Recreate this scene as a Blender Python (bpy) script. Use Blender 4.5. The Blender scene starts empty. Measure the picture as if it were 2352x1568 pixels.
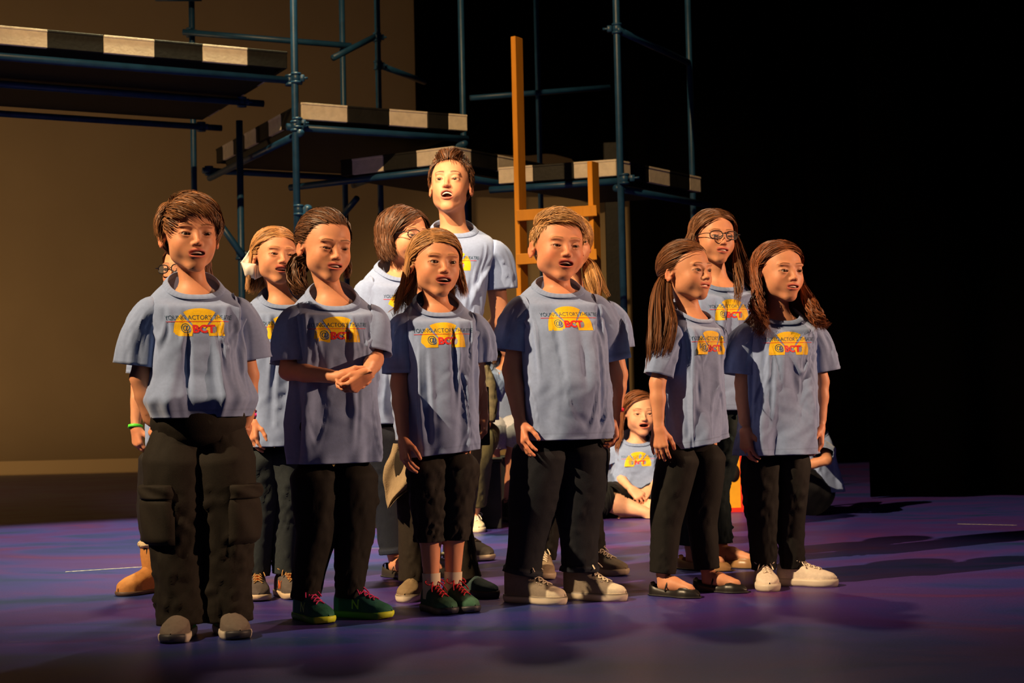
import bpy, bmesh, math, random
import numpy as np
from mathutils import Vector, Matrix

# ------------------------------------------------------------------ camera, world, lights, exposure
scene = bpy.context.scene
FOC, CX, CY, HC = 3500.0, 1176.0, 784.0, 0.67
PITCH, ROLL = math.atan(146.0/FOC), 0.0225
_F = np.array([0, math.cos(PITCH), math.sin(PITCH)]); _U0 = np.array([0, -math.sin(PITCH), math.cos(PITCH)])
_R0 = np.array([1.0, 0, 0])
_U = _U0*math.cos(ROLL) + _R0*math.sin(ROLL)
_R = _R0*math.cos(ROLL) - _U0*math.sin(ROLL)
CAMP = np.array([0, 0, HC])

cam_data = bpy.data.cameras.new('stage_camera'); cam = bpy.data.objects.new('stage_camera', cam_data)
scene.collection.objects.link(cam); scene.camera = cam
cam_data.sensor_width = 36; cam_data.lens = FOC*36/2352; cam_data.clip_end = 200; cam_data.clip_start = 0.05
M = Matrix.Identity(4)
for i in range(3):
    M[i][0] = _R[i]; M[i][1] = _U[i]; M[i][2] = -_F[i]; M[i][3] = CAMP[i]
cam.matrix_world = M
cam_data.dof.use_dof = True; cam_data.dof.focus_distance = 5.1; cam_data.dof.aperture_fstop = 6.5

scene.view_settings.view_transform = 'Standard'; scene.view_settings.look = 'None'
scene.view_settings.gamma = 1.0; scene.view_settings.use_curve_mapping = False
scene.view_settings.exposure = 0.0

world = bpy.data.worlds.new('dark_theatre'); scene.world = world; world.use_nodes = True
world.node_tree.nodes['Background'].inputs[0].default_value = (0.30, 0.42, 1.0, 1)
world.node_tree.nodes['Background'].inputs[1].default_value = 0.005

def spot(name, loc, target, energy, color, size=0.12, angle=60, blend=0.6):
    l = bpy.data.lights.new(name, 'SPOT'); l.energy = energy; l.color = color
    l.shadow_soft_size = size; l.spot_size = math.radians(angle); l.spot_blend = blend
    o = bpy.data.objects.new(name, l); scene.collection.objects.link(o); o.location = loc
    d = Vector(target)-Vector(loc); o.rotation_euler = d.to_track_quat('-Z', 'Y').to_euler()
    return o
def area(name, loc, target, energy, color, sx, sy):
    l = bpy.data.lights.new(name, 'AREA'); l.energy = energy; l.color = color; l.shape = 'RECTANGLE'; l.size = sx; l.size_y = sy
    o = bpy.data.objects.new(name, l); scene.collection.objects.link(o); o.location = loc
    d = Vector(target)-Vector(loc); o.rotation_euler = d.to_track_quat('-Z', 'Y').to_euler()
    return o
WARM = (1.0, 0.66, 0.36)
# front-left balcony spot: the key
spot('key_spotlight', (-6.6, 0.9, 7.2), (-0.65, 5.9, 1.55), 9600, (1.0, 0.69, 0.38), 0.05, 31, 1.0)
# second front spot focused on the back row
spot('back_row_spotlight', (-3.0, -0.6, 7.4), (-0.25, 6.7, 1.4), 8300, (1.0, 0.70, 0.40), 0.05, 14, 1.0)
# side spot off the right wing
spot('wing_spotlight', (7.5, 4.4, 2.6), (-1.2, 5.6, 0.75), 2500, (1.0, 0.56, 0.32), 0.06, 23, 0.7)
# high back light that rims the hair
spot('back_spotlight', (0.6, 9.3, 5.8), (0.0, 5.4, 0.9), 520, (1.0, 0.72, 0.45), 0.15, 60, 0.7)
# soft cool front wash
area('front_wash', (1.5, -3.5, 4.5), (0.2, 5.5, 0.6), 8, (0.55, 0.62, 1.0), 3.0, 1.5)
# warm wash on the cyclorama
area('cyclorama_wash', (-8.2, 12.0, 0.6), (-6.0, 17.5, 2.6), 125, (1.0, 0.62, 0.28), 4.0, 0.8)
# purple down light on the middle of the stage floor
spot('stage_downlight', (-1.6, 9.6, 6.8), (-1.9, 8.0, 0), 4300, (1.0, 0.90, 0.50), 0.3, 50, 1.0)
# warm front spot on the scaffold decks and the ladder
spot('scaffold_spotlight', (-3.4, 0.2, 8.6), (-0.6, 10.3, 2.6), 4600, (1.0, 0.63, 0.27), 0.06, 30, 0.6)

# ------------------------------------------------------------------ pixel helpers (turn measurements into real places)
def PX(px, py, Y):
    d = _F + _R*((px-CX)/FOC) - _U*((py-CY)/FOC)
    t = (Y-CAMP[1])/d[1]
    return CAMP + d*t
def GROUND(px, py):
    d = _F + _R*((px-CX)/FOC) - _U*((py-CY)/FOC)
    return CAMP + d*(-HC/d[2])
def ss(a, b, x):
    t = np.clip((x-a)/(b-a), 0, 1); return t*t*(3-2*t)
def nrm(v):
    v = np.asarray(v, float); return v/np.maximum(np.linalg.norm(v, axis=-1, keepdims=True), 1e-9)
def rotz(a): c, s = math.cos(a), math.sin(a); return np.array([[c, -s, 0], [s, c, 0], [0, 0, 1.0]])
def rotx(a): c, s = math.cos(a), math.sin(a); return np.array([[1.0, 0, 0], [0, c, -s], [0, s, c]])
def roty(a): c, s = math.cos(a), math.sin(a); return np.array([[c, 0, s], [0, 1.0, 0], [-s, 0, c]])
R_ = math.radians

# ------------------------------------------------------------------ materials
MATS = {}
def mat(name, col=(0.5, 0.5, 0.5), rough=0.6, attr=False, noise=0.0, nscale=30, bump=0.0, bscale=200, spec=0.4, metal=0.0, sss=0.0, coat=0.0, sheen=0.0, stretch=None, alpha=1.0):
    if name in MATS: return MATS[name]
    m = bpy.data.materials.new(name); m.use_nodes = True; nt = m.node_tree; b = nt.nodes['Principled BSDF']
    b.inputs['Roughness'].default_value = rough; b.inputs['Specular IOR Level'].default_value = spec
    b.inputs['Metallic'].default_value = metal
    b.inputs['Coat Weight'].default_value = coat
    if sheen: b.inputs['Sheen Weight'].default_value = sheen
    if sss:
        b.inputs['Subsurface Weight'].default_value = sss; b.inputs['Subsurface Radius'].default_value = (0.9, 0.35, 0.18); b.inputs['Subsurface Scale'].default_value = 0.008
    tc = nt.nodes.new('ShaderNodeTexCoord')
    src = None
    if attr:
        a = nt.nodes.new('ShaderNodeVertexColor'); a.layer_name = 'Col'; src = a.outputs['Color']
    else:
        r = nt.nodes.new('ShaderNodeRGB'); r.outputs[0].default_value = (*col, 1); src = r.outputs[0]
    vec = tc.outputs['Object']
    if stretch:
        mp = nt.nodes.new('ShaderNodeMapping'); mp.inputs['Scale'].default_value = stretch; nt.links.new(vec, mp.inputs[0]); vec = mp.outputs[0]
    if noise:
        n = nt.nodes.new('ShaderNodeTexNoise'); n.inputs['Scale'].default_value = nscale; n.inputs['Detail'].default_value = 4
        nt.links.new(vec, n.inputs['Vector'])
        mr = nt.nodes.new('ShaderNodeMapRange'); mr.inputs['From Min'].default_value = 0.3; mr.inputs['From Max'].default_value = 0.7
        mr.inputs['To Min'].default_value = 1-noise; mr.inputs['To Max'].default_value = 1+noise
        nt.links.new(n.outputs['Fac'], mr.inputs[0])
        mx = nt.nodes.new('ShaderNodeVectorMath'); mx.operation = 'SCALE'
        nt.links.new(src, mx.inputs[0]); nt.links.new(mr.outputs[0], mx.inputs['Scale']); src = mx.outputs[0]
    nt.links.new(src, b.inputs['Base Color'])
    if bump:
        n = nt.nodes.new('ShaderNodeTexNoise'); n.inputs['Scale'].default_value = bscale; n.inputs['Detail'].default_value = 3
        nt.links.new(vec, n.inputs['Vector'])
        bp = nt.nodes.new('ShaderNodeBump'); bp.inputs['Strength'].default_value = bump; bp.inputs['Distance'].default_value = 0.004
        nt.links.new(n.outputs['Fac'], bp.inputs['Height']); nt.links.new(bp.outputs[0], b.inputs['Normal'])
    if alpha < 1: b.inputs['Alpha'].default_value = alpha
    MATS[name] = m; return m

# ------------------------------------------------------------------ meshes
def mk(name, V, faces, material=None, parent=None, col=None, smooth=True, loc=None, mats=None, midx=None):
    """faces: list of integer arrays, each (n,k)"""
    V = np.asarray(V, np.float32)
    if not isinstance(faces, list): faces = [faces]
    faces = [np.asarray(f, np.int32) for f in faces if len(f)]
    me = bpy.data.meshes.new(name)
    me.vertices.add(len(V)); me.vertices.foreach_set('co', V.ravel())
    tot = np.concatenate([np.full(len(f), f.shape[1], np.int32) for f in faces])
    loops = np.concatenate([f.ravel() for f in faces])
    me.loops.add(len(loops)); me.loops.foreach_set('vertex_index', loops)
    me.polygons.add(len(tot)); st = np.zeros(len(tot), np.int32); st[1:] = np.cumsum(tot)[:-1]
    me.polygons.foreach_set('loop_start', st); me.polygons.foreach_set('loop_total', tot)
    if midx is not None: me.polygons.foreach_set('material_index', np.asarray(midx, np.int32))
    me.update(calc_edges=True)
    me.polygons.foreach_set('use_smooth', np.full(len(tot), smooth, bool))
    if col is not None:
        a = me.color_attributes.new('Col', 'FLOAT_COLOR', 'POINT')
        c4 = np.ones((len(V), 4), np.float32); c4[:, :3] = col; a.data.foreach_set('color', c4.ravel())
    for m in (mats or ([material] if material else [])): me.materials.append(m)
    o = bpy.data.objects.new(name, me); scene.collection.objects.link(o)
    if parent: o.parent = parent
    if loc is not None: o.location = loc
    return o
def tag(o, label=None, cat=None, group=None, kind=None):
    if label: o['label'] = label
    if cat: o['category'] = cat
    if group: o['group'] = group
    if kind: o['kind'] = kind
    return o
def empty(name, loc=(0, 0, 0)):
    o = bpy.data.objects.new(name, None); o.location = loc; scene.collection.objects.link(o); return o
class Bag:
    def __init__(s): s.V = []; s.F = {}; s.n = 0; s.C = []
    def add(s, V, F, c=None):
        V = np.asarray(V, float)
        if not isinstance(F, list): F = [F]
        for f in F:
            f = np.asarray(f)
            if len(f): s.F.setdefault(f.shape[1], []).append(f+s.n)
        s.V.append(V); s.n += len(V)
        if c is not None:
            c = np.asarray(c, float); s.C.append(np.broadcast_to(c, (len(V), 3)) if c.ndim == 1 else c)
        return s
    def mk(s, name, material=None, parent=None, smooth=True, loc=None, **k):
        return mk(name, np.concatenate(s.V), [np.concatenate(f) for f in s.F.values()], material, parent,
                  np.concatenate(s.C) if s.C else None, smooth, loc, **k)
def box(c, h, R=None):
    c = np.asarray(c, float); h = np.asarray(h, float)
    V = np.array([[x, y, z] for x in (-1, 1) for y in (-1, 1) for z in (-1, 1)], float)*h
    if R is not None: V = V@np.asarray(R).T
    F = np.array([[0, 1, 3, 2], [4, 6, 7, 5], [0, 4, 5, 1], [2, 3, 7, 6], [0, 2, 6, 4], [1, 5, 7, 3]])
    return V+c, F
def bevbox(c, h, bev=0.004, R=None):
    c = np.asarray(c, float); h = np.asarray(h, float); bev = min(bev, h.min()*0.8)
    bm = bmesh.new(); bmesh.ops.create_cube(bm, size=2)
    for v in bm.verts: v.co = Vector(np.array(v.co)*h)
    bmesh.ops.bevel(bm, geom=list(bm.edges), offset=bev, segments=1, affect='EDGES')
    V = np.array([v.co[:] for v in bm.verts]); bm.verts.index_update()
    bm.verts.ensure_lookup_table()
    F4 = [[v.index for v in f.verts] for f in bm.faces if len(f.verts) == 4]; F3 = [[v.index for v in f.verts] for f in bm.faces if len(f.verts) == 3]
    bm.free()
    if R is not None: V = V@np.asarray(R).T
    return V+c, [np.array(F4), np.array(F3).reshape(-1, 3)]
def gridF(m, n, wrap=True):
    i = np.arange(m-1)[:, None]; j = np.arange(n if wrap else n-1)[None, :]; j2 = (j+1) % n if wrap else j+1
    return np.stack([i*n+j, i*n+j2, (i+1)*n+j2, (i+1)*n+j], -1).reshape(-1, 4)
def spline(pts, m):
    """Catmull-Rom through pts, m samples"""
    P = np.asarray(pts, float)
    if P.ndim == 1: P = P[:, None]
    n = len(P)
    if n == 2: t = np.linspace(0, 1, m)[:, None]; return P[0]*(1-t)+P[1]*t
    Q = np.concatenate([[2*P[0]-P[1]], P, [2*P[-1]-P[-2]]])
    t = np.linspace(0, n-1, m); i = np.minimum(t.astype(int), n-2); f = (t-i)[:, None]
    p0, p1, p2, p3 = Q[i], Q[i+1], Q[i+2], Q[i+3]
    return 0.5*((2*p1)+(-p0+p2)*f+(2*p0-5*p1+4*p2-p3)*f**2+(-p0+3*p1-3*p2+p3)*f**3)
def tube(path, A, B=None, n=12, ref=(1, 0, 0), disp=None, caps=False, n2=2.0):
    P = np.asarray(path, float); m = len(P)
    A = np.broadcast_to(np.asarray(A, float), (m,)) if np.ndim(A) == 0 else np.interp(np.linspace(0, 1, m), np.linspace(0, 1, len(A)), A)
    B = A if B is None else (np.broadcast_to(float(B), (m,)) if np.ndim(B) == 0 else np.interp(np.linspace(0, 1, m), np.linspace(0, 1, len(B)), B))
    T = nrm(np.gradient(P, axis=0)); ref = np.asarray(ref, float)
    N1 = nrm(ref-T*(T@ref)[:, None]); N2 = np.cross(T, N1)
    th = np.arange(n)*2*np.pi/n; c, s = np.cos(th), np.sin(th)
    if n2 != 2: c = np.sign(c)*abs(c)**(2/n2); s = np.sign(s)*abs(s)**(2/n2)
    rad = N1[:, None]*c[None, :, None]*A[:, None, None]+N2[:, None]*s[None, :, None]*B[:, None, None]
    V = P[:, None]+rad
    if disp is not None:
        L = np.concatenate([[0], np.cumsum(np.linalg.norm(np.diff(P, axis=0), axis=1))])
        d = disp(th[None, :]*np.ones((m, 1)), L[:, None]*np.ones((1, n)), np.maximum(A, B)[:, None]*np.ones((1, n)))
        V = V+nrm(rad)*d[..., None]
    V = V.reshape(-1, 3); F = [gridF(m, n)]
    if caps:
        V = np.concatenate([V, P[:1], P[-1:]]); a = np.arange(n); b = (a+1) % n
        F.append(np.concatenate([np.stack([b, a, np.full(n, m*n)], 1), np.stack([(m-1)*n+a, (m-1)*n+b, np.full(n, m*n+1)], 1)]))
    return V, F
class Folds:
    """soft creases on a cloth sheet measured in metres (u round, s along)"""
    def __init__(s, seed, L, U, n=24, amp=0.005, w=(0.008, 0.02), ln=(0.06, 0.2), ang=(70, 110), sr=(0, 1)):
        r = random.Random(seed); s.f = []; s.U = U
        for _ in range(n):
            s.f.append((r.uniform(0, U) if U else r.uniform(-0.03, 0.03), r.uniform(sr[0], sr[1])*L, R_(r.uniform(*ang)), r.uniform(*ln), r.uniform(*w), amp*r.uniform(0.4, 1.2)*(1 if r.random() < 0.75 else -1), r.uniform(-2.2, 2.2)))
    def __call__(s, u, v):
        d = np.zeros(np.broadcast(u, v).shape)
        for (u0, v0, a, ln, w, am, bend) in s.f:
            du = u-u0
            if s.U: du = (du+s.U/2) % s.U-s.U/2
            dv = v-v0; al = du*math.cos(a)+dv*math.sin(a); pe = -du*math.sin(a)+dv*math.cos(a)+bend*al*al
            win = np.clip(1-(al/ln)**2, 0, 1)**2
            d += am*win*(np.exp(-(pe/w)**2)-0.55*np.exp(-((pe-1.7*w)/(1.2*w))**2))
        return d

# ------------------------------------------------------------------ implicit surfaces -> mesh (surface nets)
class Field:
    def __init__(s, xs, ys, zs):
        s.x, s.y, s.z = [np.asarray(a, np.float32) for a in (xs, ys, zs)]
        s.f = np.full((len(xs), len(ys), len(zs)), 1.0, np.float32)
    def sl(s, lo, hi, m):
        r = []
        for a, l, h in zip((s.x, s.y, s.z), lo, hi):
            i = max(0, np.searchsorted(a, l-m)-1); j = min(len(a), np.searchsorted(a, h+m)+1); r.append(slice(i, j))
        return tuple(r)
    def op(s, fn, lo, hi, k, cut=False):
        q = s.sl(lo, hi, 0.02+k)
        if any(t.stop <= t.start for t in q): return
        X, Y, Z = s.x[q[0]][:, None, None], s.y[q[1]][None, :, None], s.z[q[2]][None, None, :]
        d = fn(X, Y, Z); f = s.f[q]
        if cut: d = -d; h = np.maximum(k-abs(f-d), 0)/k; s.f[q] = np.maximum(f, d)+h*h*k*0.25
        else: h = np.maximum(k-abs(f-d), 0)/k; s.f[q] = np.minimum(f, d)-h*h*k*0.25
    def ell(s, c, r, k=0.01, cut=False, R=None):
        c = np.asarray(c, float); r = np.asarray(r, float)
        def fn(X, Y, Z):
            x, y, z = X-c[0], Y-c[1], Z-c[2]
            if R is not None:
                x, y, z = (R[0][0]*x+R[1][0]*y+R[2][0]*z, R[0][1]*x+R[1][1]*y+R[2][1]*z, R[0][2]*x+R[1][2]*y+R[2][2]*z)
            k0 = np.sqrt((x/r[0])**2+(y/r[1])**2+(z/r[2])**2)+1e-6; k1 = np.sqrt((x/r[0]**2)**2+(y/r[1]**2)**2+(z/r[2]**2)**2)+1e-6
            return k0*(k0-1)/k1
        e = r if R is None else np.full(3, r.max())
        s.op(fn, c-e, c+e, k, cut)
    def cap(s, a, b, ra, rb, k=0.01, cut=False, sq=None):
        a = np.asarray(a, float); b = np.asarray(b, float); ab = b-a; L2 = max(ab@ab, 1e-9)
        def fn(X, Y, Z):
            x, y, z = X-a[0], Y-a[1], Z-a[2]
            t = np.clip((x*ab[0]+y*ab[1]+z*ab[2])/L2, 0, 1)
            return np.sqrt((x-t*ab[0])**2+(y-t*ab[1])**2+(z-t*ab[2])**2)-(ra+t*(rb-ra))
        m = max(ra, rb); s.op(fn, np.minimum(a, b)-m, np.maximum(a, b)+m, k, cut)
    def mesh(s):
        f = s.f; S = f < 0; nx, ny, nz = f.shape
        cnt = np.zeros((nx-1, ny-1, nz-1), np.int8)
        for a in (0, 1):
            for b in (0, 1):
                for c in (0, 1): cnt += S[a:nx-1+a, b:ny-1+b, c:nz-1+c]
        act = (cnt > 0) & (cnt < 8); I, J, K = np.nonzero(act); n = len(I)
        idx = np.full(act.shape, -1, np.int32); idx[I, J, K] = np.arange(n)
        acc = np.zeros((n, 3)); w = np.zeros(n)
        cor = [(a, b, c) for a in (0, 1) for b in (0, 1) for c in (0, 1)]
        val = [f[I+a, J+b, K+c] for a, b, c in cor]
        for p in range(8):
            for q in range(p+1, 8):
                if sum(abs(u-v) for u, v in zip(cor[p], cor[q])) != 1: continue
                va, vb = val[p], val[q]; mk_ = (va < 0) != (vb < 0)
                t = np.where(mk_, va/np.where(mk_, va-vb, 1), 0)
                P = np.array(cor[p])[None]+t[:, None]*(np.array(cor[q])-np.array(cor[p]))[None]
                acc += P*mk_[:, None]; w += mk_
        acc = acc/w[:, None]+np.stack([I, J, K], 1)
        V = np.stack([np.interp(acc[:, i], np.arange(len(a)), a) for i, a in enumerate((s.x, s.y, s.z))], 1)
        Q = []
        for ax in range(3):
            o = [slice(None)]*3; o2 = [slice(None)]*3; o[ax] = slice(0, -1); o2[ax] = slice(1, None)
            d = S[tuple(o)] != S[tuple(o2)]
            i = np.stack(np.nonzero(d), 1); u, v = (ax+1) % 3, (ax+2) % 3
            lim = np.array(f.shape)
            ok = (i[:, u] > 0) & (i[:, v] > 0) & (i[:, u] < lim[u]-1) & (i[:, v] < lim[v]-1); i = i[ok]
            def at(du, dv):
                j = i.copy(); j[:, u] += du; j[:, v] += dv; return idx[j[:, 0], j[:, 1], j[:, 2]]
            q = np.stack([at(-1, -1), at(0, -1), at(0, 0), at(-1, 0)], 1)
            fl = ~S[i[:, 0], i[:, 1], i[:, 2]]; q[fl] = q[fl][:, ::-1]; Q.append(q)
        return V, np.concatenate(Q)
def ax(*seg):
    """axis made of (start, stop, step) runs"""
    r = []
    for a, b, st in seg: n = max(1, int(round((b-a)/st))); r.append(np.linspace(a, b, n, endpoint=False))
    r.append([seg[-1][1]]); return np.concatenate(r)
def drop(V, F, C, keep):
    m = keep[F].all(1); F = F[m]; use = np.zeros(len(V), bool); use[F.ravel()] = True
    mp = np.cumsum(use)-1; return V[use], mp[F], C[use]
# ------------------------------------------------------------------ people: head
EYE = np.array([0.0293, -0.0700, 0.0]); EYER = 0.0117
def hair_line(az):   # azimuth from the front (0..180 deg) -> elevation of the hairline on the scalp
    return np.interp(az, [0, 25, 42, 55, 66, 78, 95, 125, 180], [31, 31, 28, 18, 3, -14, -36, -52, -56])
SC = np.array([0, 0.012, 0.028])
def scalp_angles(P):
    d = (P-SC)/np.array([0.075, 0.094, 0.080]); n = nrm(d)
    return np.degrees(np.arctan2(abs(n[:, 0]), -n[:, 1])), np.degrees(np.arcsin(np.clip(n[:, 2], -1, 1)))
def build_head(neck, skin=(0.78, 0.48, 0.33), hair=(0.2, 0.1, 0.05), lip=(0.55, 0.13, 0.10), op=0.5, chub=0.0, eo=1.0, wide=1.0, nose=1.0, smile=0.0, fine=1.0, male=0.0, flush=0.0, hl=0.0, **_):
    g = 0.0020*fine
    zt = 0.118
    F = Field(ax((-0.092, -0.05, 2.2*g), (-0.05, 0.05, g), (0.05, 0.092, 2.2*g)), ax((-0.112, -0.045, g), (-0.045, 0.118, 2.6*g)),
              ax((-0.122, -0.09, 2*g), (-0.09, 0.03, g), (0.03, zt, 2.6*g)))
    jz = -0.013*op
    F.ell((0, 0.012, 0.030), (0.0735*wide, 0.092, 0.079), 0.001)
    F.ell((0, -0.030, -0.022+jz*0.3), (0.057*wide, 0.053, 0.066), 0.030)
    F.ell((0, -0.063, -0.079+jz), (0.017+0.004*chub+0.004*male, 0.0145, 0.0125), 0.026)
    for s in (-1, 1):
        F.ell((s*(0.032+0.003*chub), -0.050, -0.030), (0.021+0.006*chub, 0.024+0.003*chub, 0.024+0.006*chub), 0.020)
        F.ell((s*(0.034+0.012*chub+0.001*male), -0.012, -0.046+jz*0.4), (0.018+0.006*male+0.003*chub, 0.024, 0.020), 0.026)
        F.cap((s*(0.034+0.009*chub+0.006*male), -0.012, -0.054+jz*0.6), (s*0.009, -0.058, -0.081+jz), 0.010+0.005*chub, 0.0095, 0.020)
        F.ell((s*0.027, -0.0745, 0.0195), (0.021, 0.009, 0.0065), 0.012)
    F.ell((0, -0.069, -0.050+jz*0.4), (0.029, 0.0165, 0.022), 0.018)
    for s in (-1, 1): F.ell((s*0.031, -0.094, 0.002), (0.0165, 0.0125, 0.0105), 0.013, cut=True)
    # nose
    F.cap((0, -0.077, 0.010), (0, -0.0950, -0.0245), 0.0050, 0.0066*nose, 0.008)
    F.ell((0, -0.0955, -0.0268), (0.0080*nose, 0.0085, 0.0072), 0.005)
    for s in (-1, 1): F.ell((s*0.0092*nose, -0.0875, -0.0290), (0.0056, 0.0080, 0.0054), 0.006)
    for s in (-1, 1): F.ell((s*0.0050*nose, -0.0915, -0.0345), (0.0026, 0.0042, 0.0032), 0.002, cut=True)
    # eyelids
    for s in (-1, 1):
        e = EYE*np.array([s, 1, 1]); F.ell(e, (0.0142, 0.0136, 0.0134), 0.007)
        F.ell(e+np.array([s*0.0005, -0.0135, -0.0012-0.0018*(1-eo)]), (0.0128, 0.0105, 0.0050*eo+0.0004), 0.0008, cut=True, R=roty(R_(-s*5)))
    # mouth
    mw = 0.0228+0.003*smile; oh = 0.0008+0.0108*op; mz = -0.0525-0.0045*op; rr = 0.0039
    ysurf = lambda x: -0.0862+x*x*16.0
    def lipd(X, Y, Z):
        z = Z-mz-smile*X*X*18; q = np.sqrt((X/mw)**2+(z/(oh+0.0028))**2)+1e-6
        gr = np.sqrt((X/mw**2)**2+(z/(oh+0.0028)**2)**2)/q+1e-6
        return (q-1)/gr
    rl = lambda X, Z: rr*(1-0.55*np.clip(abs(X)/mw, 0, 1)**2)
    F.op(lambda X, Y, Z: np.sqrt(lipd(X, Y, Z)**2+(Y-ysurf(X))**2)-rl(X, Z), (-mw, -0.1, mz-0.02), (mw, -0.07, mz+0.02), 0.0045)
    F.ell((0, -0.084, mz), (mw-0.0015, 0.026, max(oh, 0.0011)), 0.0015, cut=True)
    F.ell((0, -0.094, mz-oh-0.013), (0.017, 0.006, 0.0045), 0.008, cut=True)
    F.cap((0, -0.0955, -0.042), (0, -0.094, mz+oh+0.006), 0.0025, 0.0022, 0.005, cut=True)
    # ears
    for s in (-1, 1):
        Re = rotz(R_(-s*22))
        c = np.array([s*0.0765*wide, 0.010, -0.007])
        F.ell(c, (0.0058, 0.0165, 0.0275), 0.006, R=Re@rotx(R_(12)))
        F.ell(c+np.array([s*0.0055, -0.003, 0.002]), (0.0050, 0.0098, 0.0175), 0.004, cut=True, R=Re@rotx(R_(12)))
        F.ell(c+np.array([s*0.001, -0.010, -0.004]), (0.004, 0.0035, 0.006), 0.003)
    # neck goes on toward the collar
    n0 = np.array([0, 0.022, -0.055]); rn = 0.036+0.012*male+0.004*chub
    F.cap(n0, neck, rn, rn*1.02, 0.022)
    V, Q = F.mesh()
    x, y, z = V.T; n = len(V); C = np.tile(np.array(skin, float), (n, 1))
    def mixc(w, c): C[:] = C*(1-w[:, None])+np.asarray(c)*w[:, None]
    G = lambda cx, cy, cz, r: np.exp(-(((abs(x)-cx)**2+(y-cy)**2+(z-cz)**2)/r**2))
    red = np.array(skin)*np.array([1.02, 0.62, 0.55])
    mixc((0.35+0.5*flush)*G(0.038, -0.068, -0.030, 0.018), red); mixc(0.3*G(0, -0.102, -0.027, 0.010), red)
    mixc(0.45*ss(0.066, 0.078, abs(x))*(abs(y-0.01) < 0.03)*(z < 0.03), red)
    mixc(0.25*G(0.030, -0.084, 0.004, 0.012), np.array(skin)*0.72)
    ld = lipd(x, y, z)
    fr = (y < -0.060)
    mixc((ss(0.0052, 0.0030, ld)*ss(0.0275, 0.019, abs(x)))*fr*(y < ysurf(x)+0.012)*0.85, lip)
    ins = (ld < -0.0015)*ss(ysurf(x)+0.003, ysurf(x)+0.008, y)*fr
    mixc(ins, (0.07, 0.012, 0.010))
    bx = abs(x); bz = 0.0210+0.0036*np.sin(np.clip((bx-0.006)/0.044, 0, 1)*np.pi*0.85)-0.0035*np.clip((bx-0.036)/0.014, 0, 1)
    bw = 0.0020+0.0014*male; bd = abs(z-bz)
    mixc(ss(bw+0.0012, bw-0.0012, bd*(1+0.5*ss(0.030, 0.048, bx)))*ss(0.009, 0.014, bx)*ss(0.051, 0.044, bx)*(y < -0.04)*0.85, np.array(hair)*0.6)
    ex = (bx-0.031)/0.0142; ez = (z+0.0012)/(0.0050*eo+0.0016)
    q = np.sqrt(ex**2+ez**2); mixc(np.exp(-((q-1)/0.18)**2)*(z > -0.002)*(y < -0.066)*0.75, (0.05, 0.02, 0.012))
    mixc(np.exp(-((q-1)/0.2)**2)*(z <= -0.002)*(y < -0.066)*0.3, (0.3, 0.1, 0.07))
    az, el = scalp_angles(V)
    mixc(ss(-1.5, 3.5, el-hair_line(az)-hl)*(abs(x) < 0.078), hair)
    info = dict(mz=mz, oh=oh, mw=mw, ys=-0.0862)
    return V, Q, C, info
def eyeball(s, gaze, r=EYER, iris=(0.10, 0.05, 0.025)):
    m, n = 15, 24
    th = np.concatenate([[0.001], np.linspace(0.08, 1.0, 9), np.linspace(1.3, 3.1, 5)])
    ph = np.arange(n)*2*np.pi/n
    P = np.stack([np.sin(th)[:, None]*np.cos(ph), np.sin(th)[:, None]*np.sin(ph), -np.cos(th)[:, None]*np.ones(n)], -1).reshape(-1, 3)
    t = np.repeat(th, n); C = np.tile(np.array([0.42, 0.35, 0.31]), (len(P), 1))  # eye white darkened, shade of the lids put into its colour
    C[t < 0.56] = iris; C[t < 0.26] = (0.005, 0.005, 0.005)
    P[:, :] = P[:, [0, 2, 1]]   # forward is -y
    g = nrm(np.array([gaze[0], -1, gaze[1]])); zx = nrm(np.cross(g, [0, 0, 1])); up = np.cross(zx, g)
    P = P[:, 0:1]*zx+P[:, 1:2]*(-g)+P[:, 2:3]*up
    return P*r+EYE*np.array([s, 1, 1]), gridF(len(th), n), C

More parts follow.
